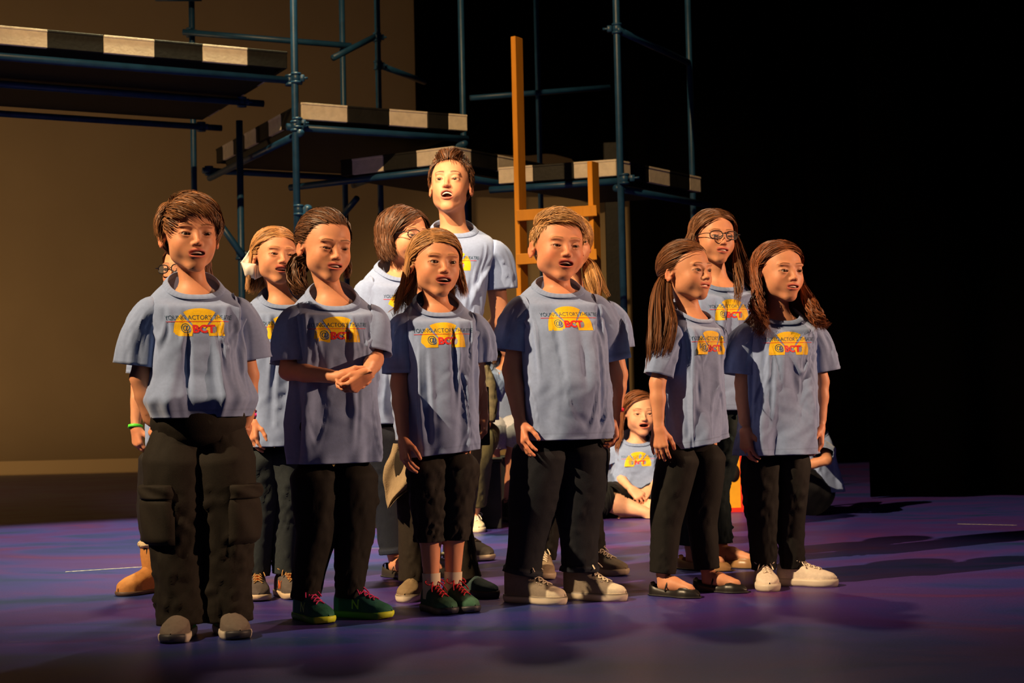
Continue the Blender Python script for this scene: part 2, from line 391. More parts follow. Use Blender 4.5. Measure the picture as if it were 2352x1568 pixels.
# ------------------------------------------------------------------ hands
def build_hand(side, curl=0.35, spread=0.12, thumb=0.3, res=0.0019, k=1.0, wr=0.0205, pinch=0.0):
    """wrist at 0, fingers +y, thumb toward +x*side, palm faces -z.  Child size, k scales afterwards"""
    F = Field(ax((-0.062, 0.062, res)), ax((0.0, 0.155, res)), ax((-0.075, 0.032, res)))
    F.cap((-0.005, -0.04, 0), (-0.007, 0.012, 0), wr*0.80, wr*0.72, 0.004); F.cap((0.005, -0.04, 0), (0.007, 0.012, 0), wr*0.80, wr*0.72, 0.010)
    kn = []
    for i, (kx, ky, L, r) in enumerate([(0.0255, 0.066, 0.052, 0.0068), (0.0090, 0.070, 0.058, 0.0070), (-0.0075, 0.067, 0.053, 0.0066), (-0.0225, 0.060, 0.042, 0.0058)]):
        a = np.array([side*kx, ky, 0.002 if i in (1, 2) else 0.0])
        F.cap((side*kx*0.45, 0.010, 0), a, 0.0125, 0.0098, 0.010)
        p = a; ang = R_(8)+curl*(0.7+0.10*i); sx = side*(1.5-i)*spread
        for j, (f, dr) in enumerate(((0.44, 1.0), (0.31, 0.92), (0.25, 0.82))):
            d = np.array([math.sin(sx)*math.cos(ang), math.cos(ang)*math.cos(sx), -math.sin(ang)])
            b = p+d*L*f; F.cap(p, b, r*dr*(1.04 if j == 0 else 1), r*dr*0.93, 0.0022 if j else 0.005); p = b; ang += curl*(1.15-0.15*j)
    a = np.array([side*0.016, 0.018, -0.006]); d1 = nrm([side*(0.72-0.45*pinch), 0.75, -0.28-0.4*thumb]); b = a+d1*0.032
    F.cap(a, b, 0.0125, 0.0090, 0.010)
    d2 = nrm([side*(0.35-0.5*pinch), 0.92, -0.25-0.5*thumb]); c = b+d2*0.024; F.cap(b, c, 0.0082, 0.0074, 0.004)
    d3 = nrm([side*(0.10-0.4*pinch), 1.0, -0.25-0.6*thumb]); e = c+d3*0.017; F.cap(c, e, 0.0074, 0.0062, 0.003)
    return F.mesh()

# ------------------------------------------------------------------ whole body skin (one mesh)
def frame(d, pn):
    """hand frame: y along the hand, z out of the back of the hand"""
    y = nrm(d); z = -nrm(np.asarray(pn)-y*(np.dot(pn, y))); x = np.cross(y, z); return np.stack([x, y, z], 1)
def bridge(bm, pts, tol):
    es = [e for e in bm.edges if len(e.link_faces) == 1 and min((e.verts[0].co-Vector(p)).length for p in [pts]) < tol]
    if len(es) > 6:
        try: bmesh.ops.bridge_loops(bm, edges=es)
        except Exception: pass
def build_person(sp):
    """sp has joints in person-local metres.  returns the body object"""
    k = sp['k']; hs = sp['hs']*np.array(sp['face'].pop('asp', (1, 1, 1))); sp['hs'] = float(np.mean(hs)); Rh = sp['Rh']; hc = sp['hc']; skin = np.array(sp['skin'])
    toL = lambda p: (np.asarray(p)-hc)@Rh/hs          # person -> head local
    toP = lambda v: (v*hs)@Rh.T+hc
    nb = sp['neck']; neckL = toL(nb+np.array([0, 0.01, -0.03])*k)
    V, Q, C, info = build_head(neckL, **sp['face'], skin=skin, hair=sp['haircol'], fine=sp['fine'])
    parts = [(toP(V), Q, C)]
    # body
    j = sp['j']
    P = np.array([v for v in j.values()]); lo, hi = P.min(0)-0.14*k, P.max(0)+0.14*k
    lo[2] = -0.005; top = toP(np.array([[0, 0.02, -0.09]]))[0][2]+0.05; hi[2] = top
    st = 0.0118 if sp['fine'] <= 1.1 else 0.018
    B = Field(np.arange(lo[0], hi[0], st), np.arange(lo[1], hi[1], st), np.arange(lo[2], hi[2], st))
    Rt = rotz(sp['tyaw']); fat = sp.get('fat', 1.0)
    rn = (0.036+0.012*sp['face'].get('male', 0)+0.004*sp['face'].get('chub', 0))*float(np.mean(hs))
    n0 = toP(np.array([[0, 0.022, -0.055]]))[0]
    B.cap(n0, nb+np.array([0, 0.01, -0.03])*k, rn, rn*1.02, 0.01)
    B.ell(nb+np.array([0, 0.012, -0.040])*k, np.array([0.068, 0.046, 0.034])*k, 0.03, R=Rt)
    ch = j['shL']*0.5+j['shR']*0.5; hipm = j['hipL']*0.5+j['hipR']*0.5
    up = nrm(nb-hipm)
    B.ell(ch-up*0.075*k, np.array([0.112, 0.070, 0.11])*k*fat**0.5, 0.03, R=Rt)
    B.ell(hipm*0.55+ch*0.45-up*0.03*k, np.array([0.088, 0.062, 0.12])*k*fat**0.5, 0.04, R=Rt)
    B.ell(hipm+up*0.02, np.array([0.086, 0.062, 0.060])*k*fat**0.5, 0.04, R=Rt)
    B.cap(j['shL']-up*0.018*k, nb-up*0.035*k, 0.028*k, 0.026*k, 0.02); B.cap(j['shR']-up*0.018*k, nb-up*0.035*k, 0.028*k, 0.026*k, 0.02)
    for s in 'LR':
        af = sp.get('armf', 1.0)
        B.cap(j['sh'+s]-up*0.018*k, j['el'+s], 0.033*k*af, 0.029*k*af, 0.02)
        mid = j['el'+s]*0.65+j['wr'+s]*0.35
        B.cap(j['el'+s], mid, 0.028*k*af, 0.0275*k*af, 0.012); d = nrm(j['wr'+s]-j['el'+s])
        B.cap(mid, j['wr'+s]+d*0.03, 0.0275*k*af, 0.0185*k, 0.012)
        lf = sp.get('legf', 1.0)
        B.cap(j['hip'+s], j['kn'+s], (0.060 if sp.get('seated') else 0.046)*k*lf, 0.042*k*lf, 0.03)
        cf = j['kn'+s]*0.7+j['an'+s]*0.3
        B.cap(j['kn'+s], cf, 0.040*k*lf, 0.041*k*lf, 0.02); B.cap(cf, j['an'+s], 0.041*k*lf, 0.024*k, 0.02)
        fd = sp['foot'+s]; B.cap(j['an'+s]-np.array([0, 0, 0.035*k]), j['an'+s]+fd*0.045*k-np.array([0, 0, 0.028*k]), 0.022*k, 0.026*k, 0.015)
        B.cap(j['an'+s]+fd*0.045*k-np.array([0, 0, 0.028*k]), j['an'+s]+fd*0.115*k-np.array([0, 0, 0.042*k]), 0.026*k, 0.019*k, 0.015)
    VB, QB = B.mesh(); CB = np.tile(skin, (len(VB), 1))
    keep = ~((toL(VB)[:, 2] > -0.120) & (np.linalg.norm(VB-n0, axis=1) < 0.16*k))
    hands = []
    for s, sg in (('L', -1), ('R', 1)):
        h = sp.get('hand'+s)
        if not h: continue
        d = h.get('d', nrm(j['wr'+s]-j['el'+s])); Rm = frame(d, h['pn']); hk = k*sp.get('handk', 1.0)
        VH, QH = build_hand(h.get('side', sg), h.get('curl', 0.35), h.get('spread', 0.1), h.get('thumb', 0.3), 0.0027*sp['fine'], pinch=h.get('pinch', 0))
        VH = (VH*hk)@Rm.T+j['wr'+s]
        keep &= ~(((VB-j['wr'+s])@Rm[:, 1] > -0.001) & (np.linalg.norm(VB-j['wr'+s], axis=1) < 0.07*k))
        CH = np.tile(skin*np.array([1.0, 0.93, 0.92]), (len(VH), 1)); hands.append((VH, QH, CH, j['wr'+s]))
    VB, QB, CB = drop(VB, QB, CB, keep)
    parts.append((VB, QB, CB)); parts += [h[:3] for h in hands]
    # weld the pieces into one continuous skin
    b = Bag()
    for p in parts: b.add(*p)
    o = b.mk('person', mat('skin', attr=True, rough=0.52, spec=0.35, sss=0.12, noise=0.04, nscale=60, bump=0.05, bscale=350))
    bm = bmesh.new(); bm.from_mesh(o.data)
    bnd = [e for e in bm.edges if len(e.link_faces) == 1]
    neckp = toP(np.array([[neckL[0]*0.6, neckL[1]*0.6+0.009, -0.121]]))[0]
    for c, tol in [(neckp, 0.11*k)]+[(h[3], 0.05*k) for h in hands]:
        cv = Vector(c); es = [e for e in bnd if e.is_valid and len(e.link_faces) == 1 and (e.verts[0].co-cv).length < tol]
        if len(es) > 6:
            try: bmesh.ops.bridge_loops(bm, edges=es)
            except Exception as ex: print('bridge', ex)
    for c, tol, rr_ in [(neckp, 0.020*k, 0.11*k)]+[(h[3], 0.010*k, 0.04*k) for h in hands]:
        cv = Vector(c); ax_ = (Vector(nb)-Vector(n0)).normalized() if rr_ > 0.05*k else None
        vs = [v for v in bm.verts if (v.co-cv).length < rr_ and (ax_ is None or abs((v.co-cv).dot(ax_)) < tol)]
        if ax_ is None: vs = [v for v in vs if (v.co-cv).length < 0.030*k]
        for _ in range(10 if ax_ else 4): bmesh.ops.smooth_vert(bm, verts=vs, factor=0.5, use_axis_x=True, use_axis_y=True, use_axis_z=True)
    bmesh.ops.recalc_face_normals(bm, faces=bm.faces[:])
    for f in bm.faces: f.smooth = True
    bm.to_mesh(o.data); bm.free()
    # eyes, teeth
    em = mat('eye', attr=True, rough=0.08, spec=0.6)
    for s in (-1, 1):
        VE, FE, CE = eyeball(s, sp.get('gaze', (0, 0)), iris=sp.get('iris', (0.08, 0.04, 0.02)))
        e = mk('eye', toP(VE), FE, em, o, CE)
    if sp['face'].get('op', 0.5) > 0.2 and sp['fine'] < 1.6:
        n = 21; a = np.linspace(-1, 1, n); x = a*(info['mw']-0.004); tw = 0.0062+0.0003*np.sin(a*30)
        y0 = info['ys']+0.0052+x*x*20
        zt = info['mz']+info['oh']*(1-0.5*a*a)-0.0002
        rows = [np.stack([x, y0, zt], 1), np.stack([x, y0-0.0016, zt-tw*0.5], 1), np.stack([x, y0-0.0012, zt-tw], 1), np.stack([x, y0+0.002, zt-tw], 1)]
        mk('teeth', toP(np.concatenate(rows)), gridF(4, n, False), mat('tooth', (0.80, 0.74, 0.64), 0.25), o)
    return o, toP, toL

# ------------------------------------------------------------------ hair
def sph(az, el):
    az, el = np.radians(az), np.radians(el)
    return np.stack([np.sin(az)*np.cos(el), -np.cos(az)*np.cos(el), np.sin(el)], -1)
SR = np.array([0.0765, 0.095, 0.083])
def roots(rng, n, hl=0, lo=-60, keep=None):
    out = []
    while sum(map(len, out)) < n:
        v = nrm(rng.normal(size=(4000, 3))); az = np.degrees(np.arctan2(v[:, 0], -v[:, 1])); el = np.degrees(np.arcsin(v[:, 2]))
        m = el > np.maximum(hair_line(abs(az))+hl+1.6*np.sin(az*0.31+1)+rng.normal(size=len(az))*2.2, lo)
        if keep is not None: m &= keep(az, el)
        out.append(v[m])
    return np.concatenate(out)[:n]
def slerp(a, b, t):
    om = np.arccos(np.clip((a*b).sum(-1), -0.9999, 0.9999))[:, None, None]; t = t[None, :, None]
    return (np.sin((1-t)*om)*a[:, None]+np.sin(t*om)*b[:, None])/np.sin(om)
def phase(rng, end):
    k = rng.normal(size=(3, 3))*55; h = np.sin(end@k)
    return (np.floor(h[:, 0]*3)+np.floor(h[:, 1]*3)*2.1+h[:, 2])[:, None]*1.3+rng.normal(size=(len(end), 1))*0.25
def surf(n, off): return SC+SR*n+nrm(n/SR)*off[..., None]
def strands(P, r, rng, base, parent, toP, scale=1.0, name='hair', var=0.38, tip=0.12, matname='hair'):
    """P (N,M,3) polylines in head space -> three-sided locks"""
    N, M = P.shape[:2]; P = toP(P.reshape(-1, 3)).reshape(N, M, 3) if toP else P
    T = nrm(np.gradient(P, axis=1)); cen = P.mean((0, 1)); ref = nrm(P-cen+np.array([0, 0, 0.001]))
    S0 = nrm(np.cross(T, ref)); U0 = np.cross(S0, T); tl = rng.normal(size=(N, 1, 1))*0.35
    S = S0*np.cos(tl)+U0*np.sin(tl)
    t = np.linspace(0, 1, M); pr = np.interp(t, [0, 0.08, 0.6, 1], [0.5, 1, 0.9, tip])*r*scale
    rr = rng.uniform(0.7, 1.3, N)[:, None]*pr[None]
    V = np.stack([P+S*rr[..., None], P-S*rr[..., None]], 2).reshape(-1, 3)
    i = (np.arange(N)[:, None]*M+np.arange(M-1)[None, :])*2
    F = np.stack([i, i+1, i+3, i+2], -1).reshape(-1, 4)
    c = np.asarray(base)*np.exp(var*rng.normal(size=(N, 1))); c = np.clip(c, 0.003, 1)
    C = np.repeat(c, M*2, 0)
    return V, F, C
def hair_mat(): return mat('hair', attr=True, rough=0.50, spec=0.28)
def cap_to(rng, n, target, hl=0, M=9, th=0.006, wav=0.0, keep=None, hug=0.004, jit=0.10):
    a = roots(rng, n, hl, keep=keep); b = nrm(np.asarray(target)+rng.normal(size=(n, 3))*jit)
    t = np.linspace(0, 1, M); N = slerp(a, b, t); o = rng.uniform(0.0, th, n)[:, None]
    off = hug*0.5+o*np.sin(np.pi*np.minimum(t, 0.5))[None]+0.0015
    if wav: off = off+wav*np.sin(t*9+rng.uniform(0, 6, n)[:, None])*t
    return surf(N, off)
def loose(rng, n, part=0.15, L=0.22, hl=0, M=16, th=0.012, curl=0.0, curlf=14, minaz=72, endel=-14, spreadv=0.03, fwd=0.0, inward=0.0, keep=None, split=0.5, sidebias=None, flare=0.0):
    a = roots(rng, n, hl, keep=keep); az = np.degrees(np.arctan2(a[:, 0], -a[:, 1]))
    side = np.where(a[:, 0] > part*np.clip(1-0.3*a[:, 1], 0, 2), 1, -1)
    taz = side*np.clip(np.maximum(abs(az)*1.0, minaz+rng.uniform(0, 22, n)), 0, 178)
    b = sph(taz, endel+rng.uniform(-6, 6, n)); m1 = M//2; t = np.linspace(0, 1, m1)
    N = slerp(a, b, t); o = rng.uniform(0.001, th, n)
    P1 = surf(N, o[:, None]*np.minimum(t*1.6+0.25, 1)[None]); end = P1[:, -1]; tan = nrm(end-P1[:, -2])
    Ls = (L if np.isscalar(L) else np.where(side > 0, L[1], L[0]))*rng.uniform(0.75, 1.05, n); m2 = M-m1; u = np.linspace(0, 1, m2+1)[1:]
    out = nrm(end*np.array([1, 1, 0])); fw = np.array([0, -1, 0])*fwd if np.isscalar(fwd) else np.array([0, -1, 0])[None]*np.where(side > 0, fwd[1], fwd[0])[:, None]
    fw = np.broadcast_to(fw, (n, 3))
    blend = np.exp(-u*11)[None, :, None]*0.7
    step = (Ls[:, None, None]/m2)*nrm(tan[:, None]*blend+(np.array([0, 0, -1.0])+fw[:, None]*np.array([1, 1, 1])+out[:, None]*(spreadv*8*(1-u[None, :, None])-inward*u[None, :, None]+flare*u[None, :, None]))*(1-blend))
    P2 = end[:, None]+np.cumsum(step, 1)
    if curl:
        ph = phase(rng, end); w = (u[None]*curl)
        P2 = P2+out[:, None]*(w*np.sin(u[None]*curlf+ph))[..., None]+np.cross(out, [0, 0, 1.0])[:, None]*(w*np.cos(u[None]*curlf+ph))[..., None]
    return np.concatenate([P1, P2], 1)
def tail(rng, n, pts, rad, M=14, curl=0.0, cf=10, lens=(0.7, 1.05)):
    """strands along a guide curve, rad = radius profile"""
    G = spline(pts, 40); T = nrm(np.gradient(G, axis=0)); a = nrm(np.cross(T, [0.3, 1, 0.2])); b = np.cross(T, a)
    rad = np.interp(np.linspace(0, 1, 40), np.linspace(0, 1, len(rad)), rad)
    an = rng.uniform(0, 6.283, n); q = np.sqrt(rng.uniform(0, 1, n)); le = rng.uniform(*lens, n)
    t = np.clip(np.linspace(0, 1, M)[None]*le[:, None], 0, 1)*39; i = np.minimum(t.astype(int), 38); f = (t-i)[..., None]
    lerp = lambda X: X[i]*(1-f)+X[i+1]*f
    R = rad[i]*(1-f[..., 0])+rad[i+1]*f[..., 0]
    P = lerp(G)+lerp(a)*(R*q[:, None]*np.cos(an)[:, None])[..., None]+lerp(b)*(R*q[:, None]*np.sin(an)[:, None])[..., None]
    if curl:
        ph = (np.floor(an*2.2)*2.4+np.floor(q*2.5)*1.7)[:, None]+rng.normal(size=(n, 1))*0.35; w = curl*(t/39)
        P = P+lerp(a)*(w*np.sin(t/39*cf+ph))[..., None]+lerp(b)*(w*np.cos(t/39*cf+ph))[..., None]
    return P
def short(rng, n, sweep, L=0.5, hl=0, M=8, lift=0.012, keep=None, th=0.004, frz=0.15):
    """sweep(a, az, el) -> direction the hair lies in"""
    a = roots(rng, n, hl, keep=keep); az = np.degrees(np.arctan2(a[:, 0], -a[:, 1])); el = np.degrees(np.arcsin(a[:, 2]))
    d = sweep(a, az, el)+rng.normal(size=a.shape)*frz; d = nrm(d-a*(d*a).sum(1, keepdims=True))
    LL = (L(a, az, el) if callable(L) else L)*rng.uniform(0.75, 1.15, n); t = np.linspace(0, 1, M)
    an = t[None]*LL[:, None]; N = a[:, None]*np.cos(an)[..., None]+d[:, None]*np.sin(an)[..., None]
    lf = lift(a, az, el) if callable(lift) else lift
    off = (lf*rng.uniform(0.5, 1.1, n))[:, None]*np.sin(np.pi*np.clip(t*0.62, 0, 1))[None]+rng.uniform(0, th, n)[:, None]+0.001
    return surf(N, off)
# ------------------------------------------------------------------ clothes
def pcurve(z, Z, A, sm=0.02):
    """smooth profile through control points (Z descending or ascending)"""
    Z = np.asarray(Z, float); A = np.asarray(A, float); o = np.argsort(Z); Z, A = Z[o], A[o]
    g = np.linspace(Z[0]-0.1, Z[-1]+0.1, 400); v = np.interp(g, Z, A); w = max(1, int(sm/(g[1]-g[0])))
    v = np.convolve(np.pad(v, w, mode='edge'), np.ones(2*w+1)/(2*w+1), 'valid'); return np.interp(z, g, v)
SHIRT = dict(col=(0.225, 0.310, 0.56))
def shirt_mat():
    if 'tee' in MATS: return MATS['tee']
    m = mat('tee', attr=True, rough=0.85, spec=0.15, noise=0.05, nscale=90, bump=0.12, bscale=500, sheen=0.25)
    return m
class Torso:
    def __init__(s, sp):
        k = s.k = sp['k']; s.nb = sp['neck']; t = sp['tee']; s.yaw = sp['tyaw']; s.R = rotz(s.yaw); s.sp = sp
        hip = sp['hipc']; zn = s.nb[2]; s.zh = t['hem']; s.zn = zn
        ac, ah, bc, bh = t.get('ac', 0.128)*k, t.get('ah', 0.14)*k, t.get('bc', 0.092)*k, t.get('bh', 0.105)*k
        sh = t.get('sh', 0.140)*k; belly = t.get('belly', 0)*k
        H = zn-s.zh
        drop_ = t.get('drop', 0.034)*k
        Z = [zn+0.002*k, zn-0.006*k, zn-drop_*0.75, zn-drop_*1.3, zn-0.060*k, zn-0.095*k, zn-0.15*k, zn-0.15*k-0.5*(H-0.15*k), s.zh]
        nk = t.get('nk', 1.0); A = [0.068*k*nk, 0.078*k*nk, sh*0.78, sh*0.93, sh*1.0, sh*0.985, ac, (ac+ah)/2, ah]
        B = [0.060*k*nk, 0.063*k*nk, 0.067*k, 0.072*k, 0.078*k, 0.086*k, bc, (bc+bh)/2+belly*0.6, bh]
        if t.get('blouse'): A[-1] = ah*0.90; B[-1] = bh*0.90; Z.insert(-1, s.zh+0.05*k); A.insert(-1, ah*1.06); B.insert(-1, bh*1.15)
        s.Z, s.A, s.B = Z, A, B; s.belly = belly; s.bz = t.get('bellyz', 0.42)
        s.hip = hip; s.tilt = (0.010+t.get('tilt', 0.030))*k
        r = random.Random(sp['seed']*7+1); U = 2*np.pi*ac*0.85; s.U = U
        s.fo = Folds(sp['seed'], H, 2*np.pi, n=t.get('nf', 26), amp=t.get('amp', 0.0075)*1.3*k, w=(0.035, 0.13), ln=(0.06*k, 0.22*k), ang=(74, 106), sr=(0.0, 0.75))
        s.fo2 = Folds(sp['seed']+50, H, 2*np.pi, n=t.get('nf2', 16), amp=t.get('amp2', 0.0055)*k, w=(0.010*k, 0.020*k), ln=(0.25, 0.9), ang=(-35, 35), sr=(0.0, 0.9))
        s.dr = [(r.uniform(0, 6.283), r.choice([3, 4, 5, 6, 7, 9]), r.uniform(0.5, 1)) for _ in range(5)]
        s.dramp = t.get('drape', 0.011)*1.25*k; s.hemtilt = t.get('hemtilt', 0)*k; s.t = t
        # armpit radiating folds
        s.arm = [(sd*R_(r.uniform(50, 78)), zn-r.uniform(0.10, 0.15)*k, r.uniform(0.25, 1.25), r.uniform(0.10, 0.22)*k, r.uniform(0.5, 1.0)*r.choice((1, 1, -1))) for sd in (-1, 1) for _ in range(4)]
    def __call__(s, th, z):
        k = s.k; a = pcurve(z, s.Z, s.A, 0.012*k); b = pcurve(z, s.Z, s.B, 0.012*k)
        v = np.clip((s.zn-z)/(s.zn-s.zh), 0, 1)
        if s.belly: b = b+0*b; 
        p = 2/2.7; sn, cs = np.sin(th), np.cos(th)
        x = a*np.sign(sn)*abs(sn)**p; y = -b*np.sign(cs)*abs(cs)**p
        if s.belly: y = y-s.belly*np.exp(-((v-s.bz-0.18)/0.30)**2)*np.clip(cs, 0, 1)**1.2
        nx, ny = sn*b, -cs*a; l = np.sqrt(nx*nx+ny*ny)+1e-9; nx, ny = nx/l, ny/l
        fade = ss(0.03*k, 0.11*k, s.zn-z)
        d = s.fo(th, s.zn-z)*fade
        d = d+s.fo2(th, s.zn-z)*ss(0.07*k, 0.14*k, s.zn-z)
        dd = 0
        for ph, f, am in s.dr: dd = dd+am*np.sin(f*th+ph+2.2*np.sin(ph*3+v*2.5))
        dd = dd/2.2; d = d+s.dramp*(ss(0.12, 0.95, v)**1.2)*(np.abs(dd)**1.3*np.sign(dd))
        for th0, z0, sl, ln, am in s.arm:   # creases running from the armpit across the chest and down the side
            sd = np.sign(th0); al = (th0-th)*sd*0.13*k; dz = z0-z; t_ = al*math.cos(sl)+dz*math.sin(sl); pe = -al*math.sin(sl)+dz*math.cos(sl)
            w = 0.007*k+0.06*np.clip(t_, 0, 1); d = d+0.0085*k*am*np.exp(-(pe/w)**2)*ss(-0.05, 0.05, t_)*ss(ln, ln*0.2, t_)
        d = d+0.0012*k*np.sin(th*11+3*np.sin(z*40))*v
        zz = z+s.hemtilt*sn*v**4*1.0
        w = ss(0.085*k, 0.0, s.zn-z); zz = zz-s.tilt*cs*w
        back = 0.008*k*w
        cx = s.nb[0]+(s.hip[0]-s.nb[0])*v; cy = s.nb[1]+(s.hip[1]-s.nb[1])*v
        X, Y = x+nx*d, y+ny*d+back
        return np.stack([cx+X*s.R[0, 0]+Y*s.R[0, 1], cy+X*s.R[1, 0]+Y*s.R[1, 1], zz+0*X], -1)
def make_tee(sp, body):
    T = Torso(sp); k = T.k; t = sp['tee']; n, m = (164, 112) if sp['fine'] < 1.05 else ((130, 84) if sp['fine'] < 1.3 else (90, 50))
    th = np.arange(n)*2*np.pi/n
    u = np.linspace(0, 1, m); z = T.zn-(T.zn-T.zh)*(u**1.0)
    z = np.concatenate([np.linspace(T.zn, T.zn-0.06*k, 22)[:-1], np.linspace(T.zn-0.06*k, T.zh, m)])
    P = T(th[None]*np.ones((len(z), 1)), z[:, None]*np.ones((1, n)))
    hz = (z-T.zh)[:, None]*np.ones((1, n))
    cen = P.mean(1, keepdims=True)
    inn = P[-1:]+(cen[-1:]-P[-1:])*np.array([0.02, 0.02, 0]); inn2 = P[-6:-5]+(cen[-6:-5]-P[-6:-5])*np.array([0.03, 0.03, 0])
    P = np.concatenate([P, inn, inn2]); hz = np.concatenate([hz, hz[-1:]*0, hz[-1:]*0+0.01])
    col = np.array(sp.get('teecol', SHIRT['col'])); g = np.exp(-((hz-0.019*k)/0.0016)**2)*(0.25)
    C = (col[None]*(1-g.reshape(-1)[:, None]))
    b = Bag(); b.add(P.reshape(-1, 3), gridF(len(P), n), C)
    # sleeves
    for sd, key in ((-1, 'L'), (1, 'R')):
        e = sp['slv'][key]
        if e is None: continue
        e = np.asarray(e, float); c0 = T.nb+T.R@np.array([sd*t.get('sh', 0.140)*0.60, 0.004, -0.088])*k
        r0, r1 = t.get('sr0', 0.054)*k, t.get('sr1', 0.058)*k
        shj, elj = sp['j']['sh'+key], sp['j']['el'+key]; ad = nrm(elj-shj); on_ = shj+ad*np.dot(e-shj, ad); e = e*0.55+on_*0.45
        mid = shj*0.5+e*0.5+T.R@np.array([sd*0.008, 0, 0.004])*k
        path = spline([c0, shj+T.R@np.array([sd*0.002, 0, -0.024])*k, mid, e], 34); fo = Folds(sp['seed']*3+sd, 0.2*k, 6.283, n=14, amp=0.0065*k, w=(0.15, 0.35), ln=(0.04*k, 0.12*k), ang=(60, 120))
        fo2 = Folds(sp['seed']*3+sd+9, 0.2*k, 6.283, n=7, amp=0.0045*k, w=(0.008, 0.015), ln=(0.5, 1.2), ang=(-30, 30), sr=(0.25, 0.9))
        dsp = lambda th_, s_, r_: (fo(th_, s_)+fo2(th_, s_))*ss(0.03*k, 0.07*k, s_)+0.004*k*np.sin(th_*3+sd)*ss(0.08*k, 0.16*k, s_)
        V, F = tube(path, [r0*0.70, r0*0.90, (r0+r1)/2*0.98, r1], [r0*1.05, r0*1.06, (r0+r1)/2*0.96, r1*0.88], 56, ref=T.R@np.array([1, 0, 0.0]), disp=dsp)
        V = V.reshape(34, 56, 3); cc = V[-1:].mean(1, keepdims=True); V = np.concatenate([V, V[-1:]*0.975+cc*0.025, V[-4:-3]*0.95+V[-4:-3].mean(1, keepdims=True)*0.05])
        L = np.linalg.norm(path[-1]-path, axis=1); g = 0.25*np.exp(-((L-0.019*k)/0.0016)**2); g = np.concatenate([g, [0, 0]])
        b.add(V.reshape(-1, 3), gridF(36, 56), col[None]*(1-np.repeat(g, 56)[:, None]))
    tee = b.mk('t_shirt', shirt_mat(), body)
    # ribbed collar band standing on the neck opening
    n = 72; th = np.arange(n)*2*np.pi/n; r0 = T(th, np.full(n, T.zn-0.004*k)); c = r0.mean(0)
    cr = [(1.13, -0.0052), (1.125, -0.0022), (1.06, 0.0030), (0.98, 0.0080), (0.945, 0.0094), (0.925, 0.0080), (0.94, 0.002), (0.98, -0.006)]
    V = np.concatenate([c+(r0-c)*np.array([q, q, 1])+np.array([0, 0, h*k]) for q, h in cr])
    rib = 1-0.10*(np.arange(n) % 2)
    mk('collar', V, gridF(len(cr), n), shirt_mat(), tee, np.tile(col*0.97, (len(V), 1))*np.tile(rib, len(cr))[:, None])
    return tee, T

# ---- the print on the chest
_txt = {}
def text_mesh(s, bold=0.0, sub=0.045):
    key = (s, bold)
    if key in _txt: return _txt[key]
    cu = bpy.data.curves.new('lettering', 'FONT'); cu.body = s; cu.size = 1; cu.align_x = 'CENTER'; cu.offset = bold; cu.resolution_u = 3
    o = bpy.data.objects.new('lettering', cu); scene.collection.objects.link(o)
    dg = bpy.context.evaluated_depsgraph_get(); me = bpy.data.meshes.new_from_object(o.evaluated_get(dg))
    bm = bmesh.new(); bm.from_mesh(me); bmesh.ops.triangulate(bm, faces=bm.faces[:])
    for _ in range(4):
        es = [e for e in bm.edges if e.calc_length() > sub*2.2]
        if not es: break
        bmesh.ops.subdivide_edges(bm, edges=es, cuts=1); bmesh.ops.triangulate(bm, faces=bm.faces[:])
    bm.verts.index_update(); V = np.array([v.co[:2] for v in bm.verts]); F = np.array([[v.index for v in f.verts] for f in bm.faces])
    bm.free(); bpy.data.objects.remove(o); bpy.data.curves.remove(cu); bpy.data.meshes.remove(me)
    _txt[key] = (V, F); return V, F
INK = dict(yellow=(0.80, 0.50, 0.012), teal=(0.02, 0.07, 0.13), red=(0.66, 0.025, 0.03), grey=(0.22, 0.24, 0.36))
def emblem2d():
    """flat emblem in metres, origin at the middle of the half disc's base"""
    out = []
    Ro, Ri = 0.098, 0.030
    for a0, a1 in ((0, 50), (57, 123), (130, 180)):
        m, n = 12, 12; r = np.linspace(Ri, Ro, m); a = np.radians(np.linspace(a0, a1, n))
        x = r[:, None]*np.cos(a); y = r[:, None]*np.sin(a)*1.02
        out.append(('yellow', np.stack([x, y], -1).reshape(-1, 2), gridF(m, n, False), 0))
    for cx in (-0.042, 0.050):
        m, n = 4, 20; r = np.linspace(0.001, 0.0125, m); a = np.arange(n)*2*np.pi/n
        out.append(('grey', np.stack([cx+r[:, None]*np.cos(a)*0.8, 0.024+r[:, None]*np.sin(a)*1.1], -1).reshape(-1, 2), gridF(m, n), 1))
    V, F = text_mesh("YOUNG ACTOR'S THEATRE", -0.008); w = V[:, 0].max()-V[:, 0].min(); s = 0.250/w
    V = V*np.array([s, s*1.12]); V[:, 0] -= (V[:, 0].max()+V[:, 0].min())/2; out.append(('teal', V+np.array([0.006, 0.0575]), F, 2))
    x = np.linspace(-0.118, 0.122, 60); P = np.concatenate([np.stack([x, x*0+0.0500], 1), np.stack([x, x*0+0.0518], 1)]); out.append(('red', P, gridF(2, 60, False)[:, ::-1], 2))
    V, F = text_mesh("@", 0.0); s = 0.036; V = V*s; out.append(('teal', V+np.array([-0.052, 0.0185]), F, 2))
    V, F = text_mesh("BCT", 0.045); w = V[:, 0].max()-V[:, 0].min(); s = 0.080/w; V = V*np.array([s, s*0.86]); out.append(('red', V+np.array([0.012, 0.0125]), F, 2))
    return out
_emb = []
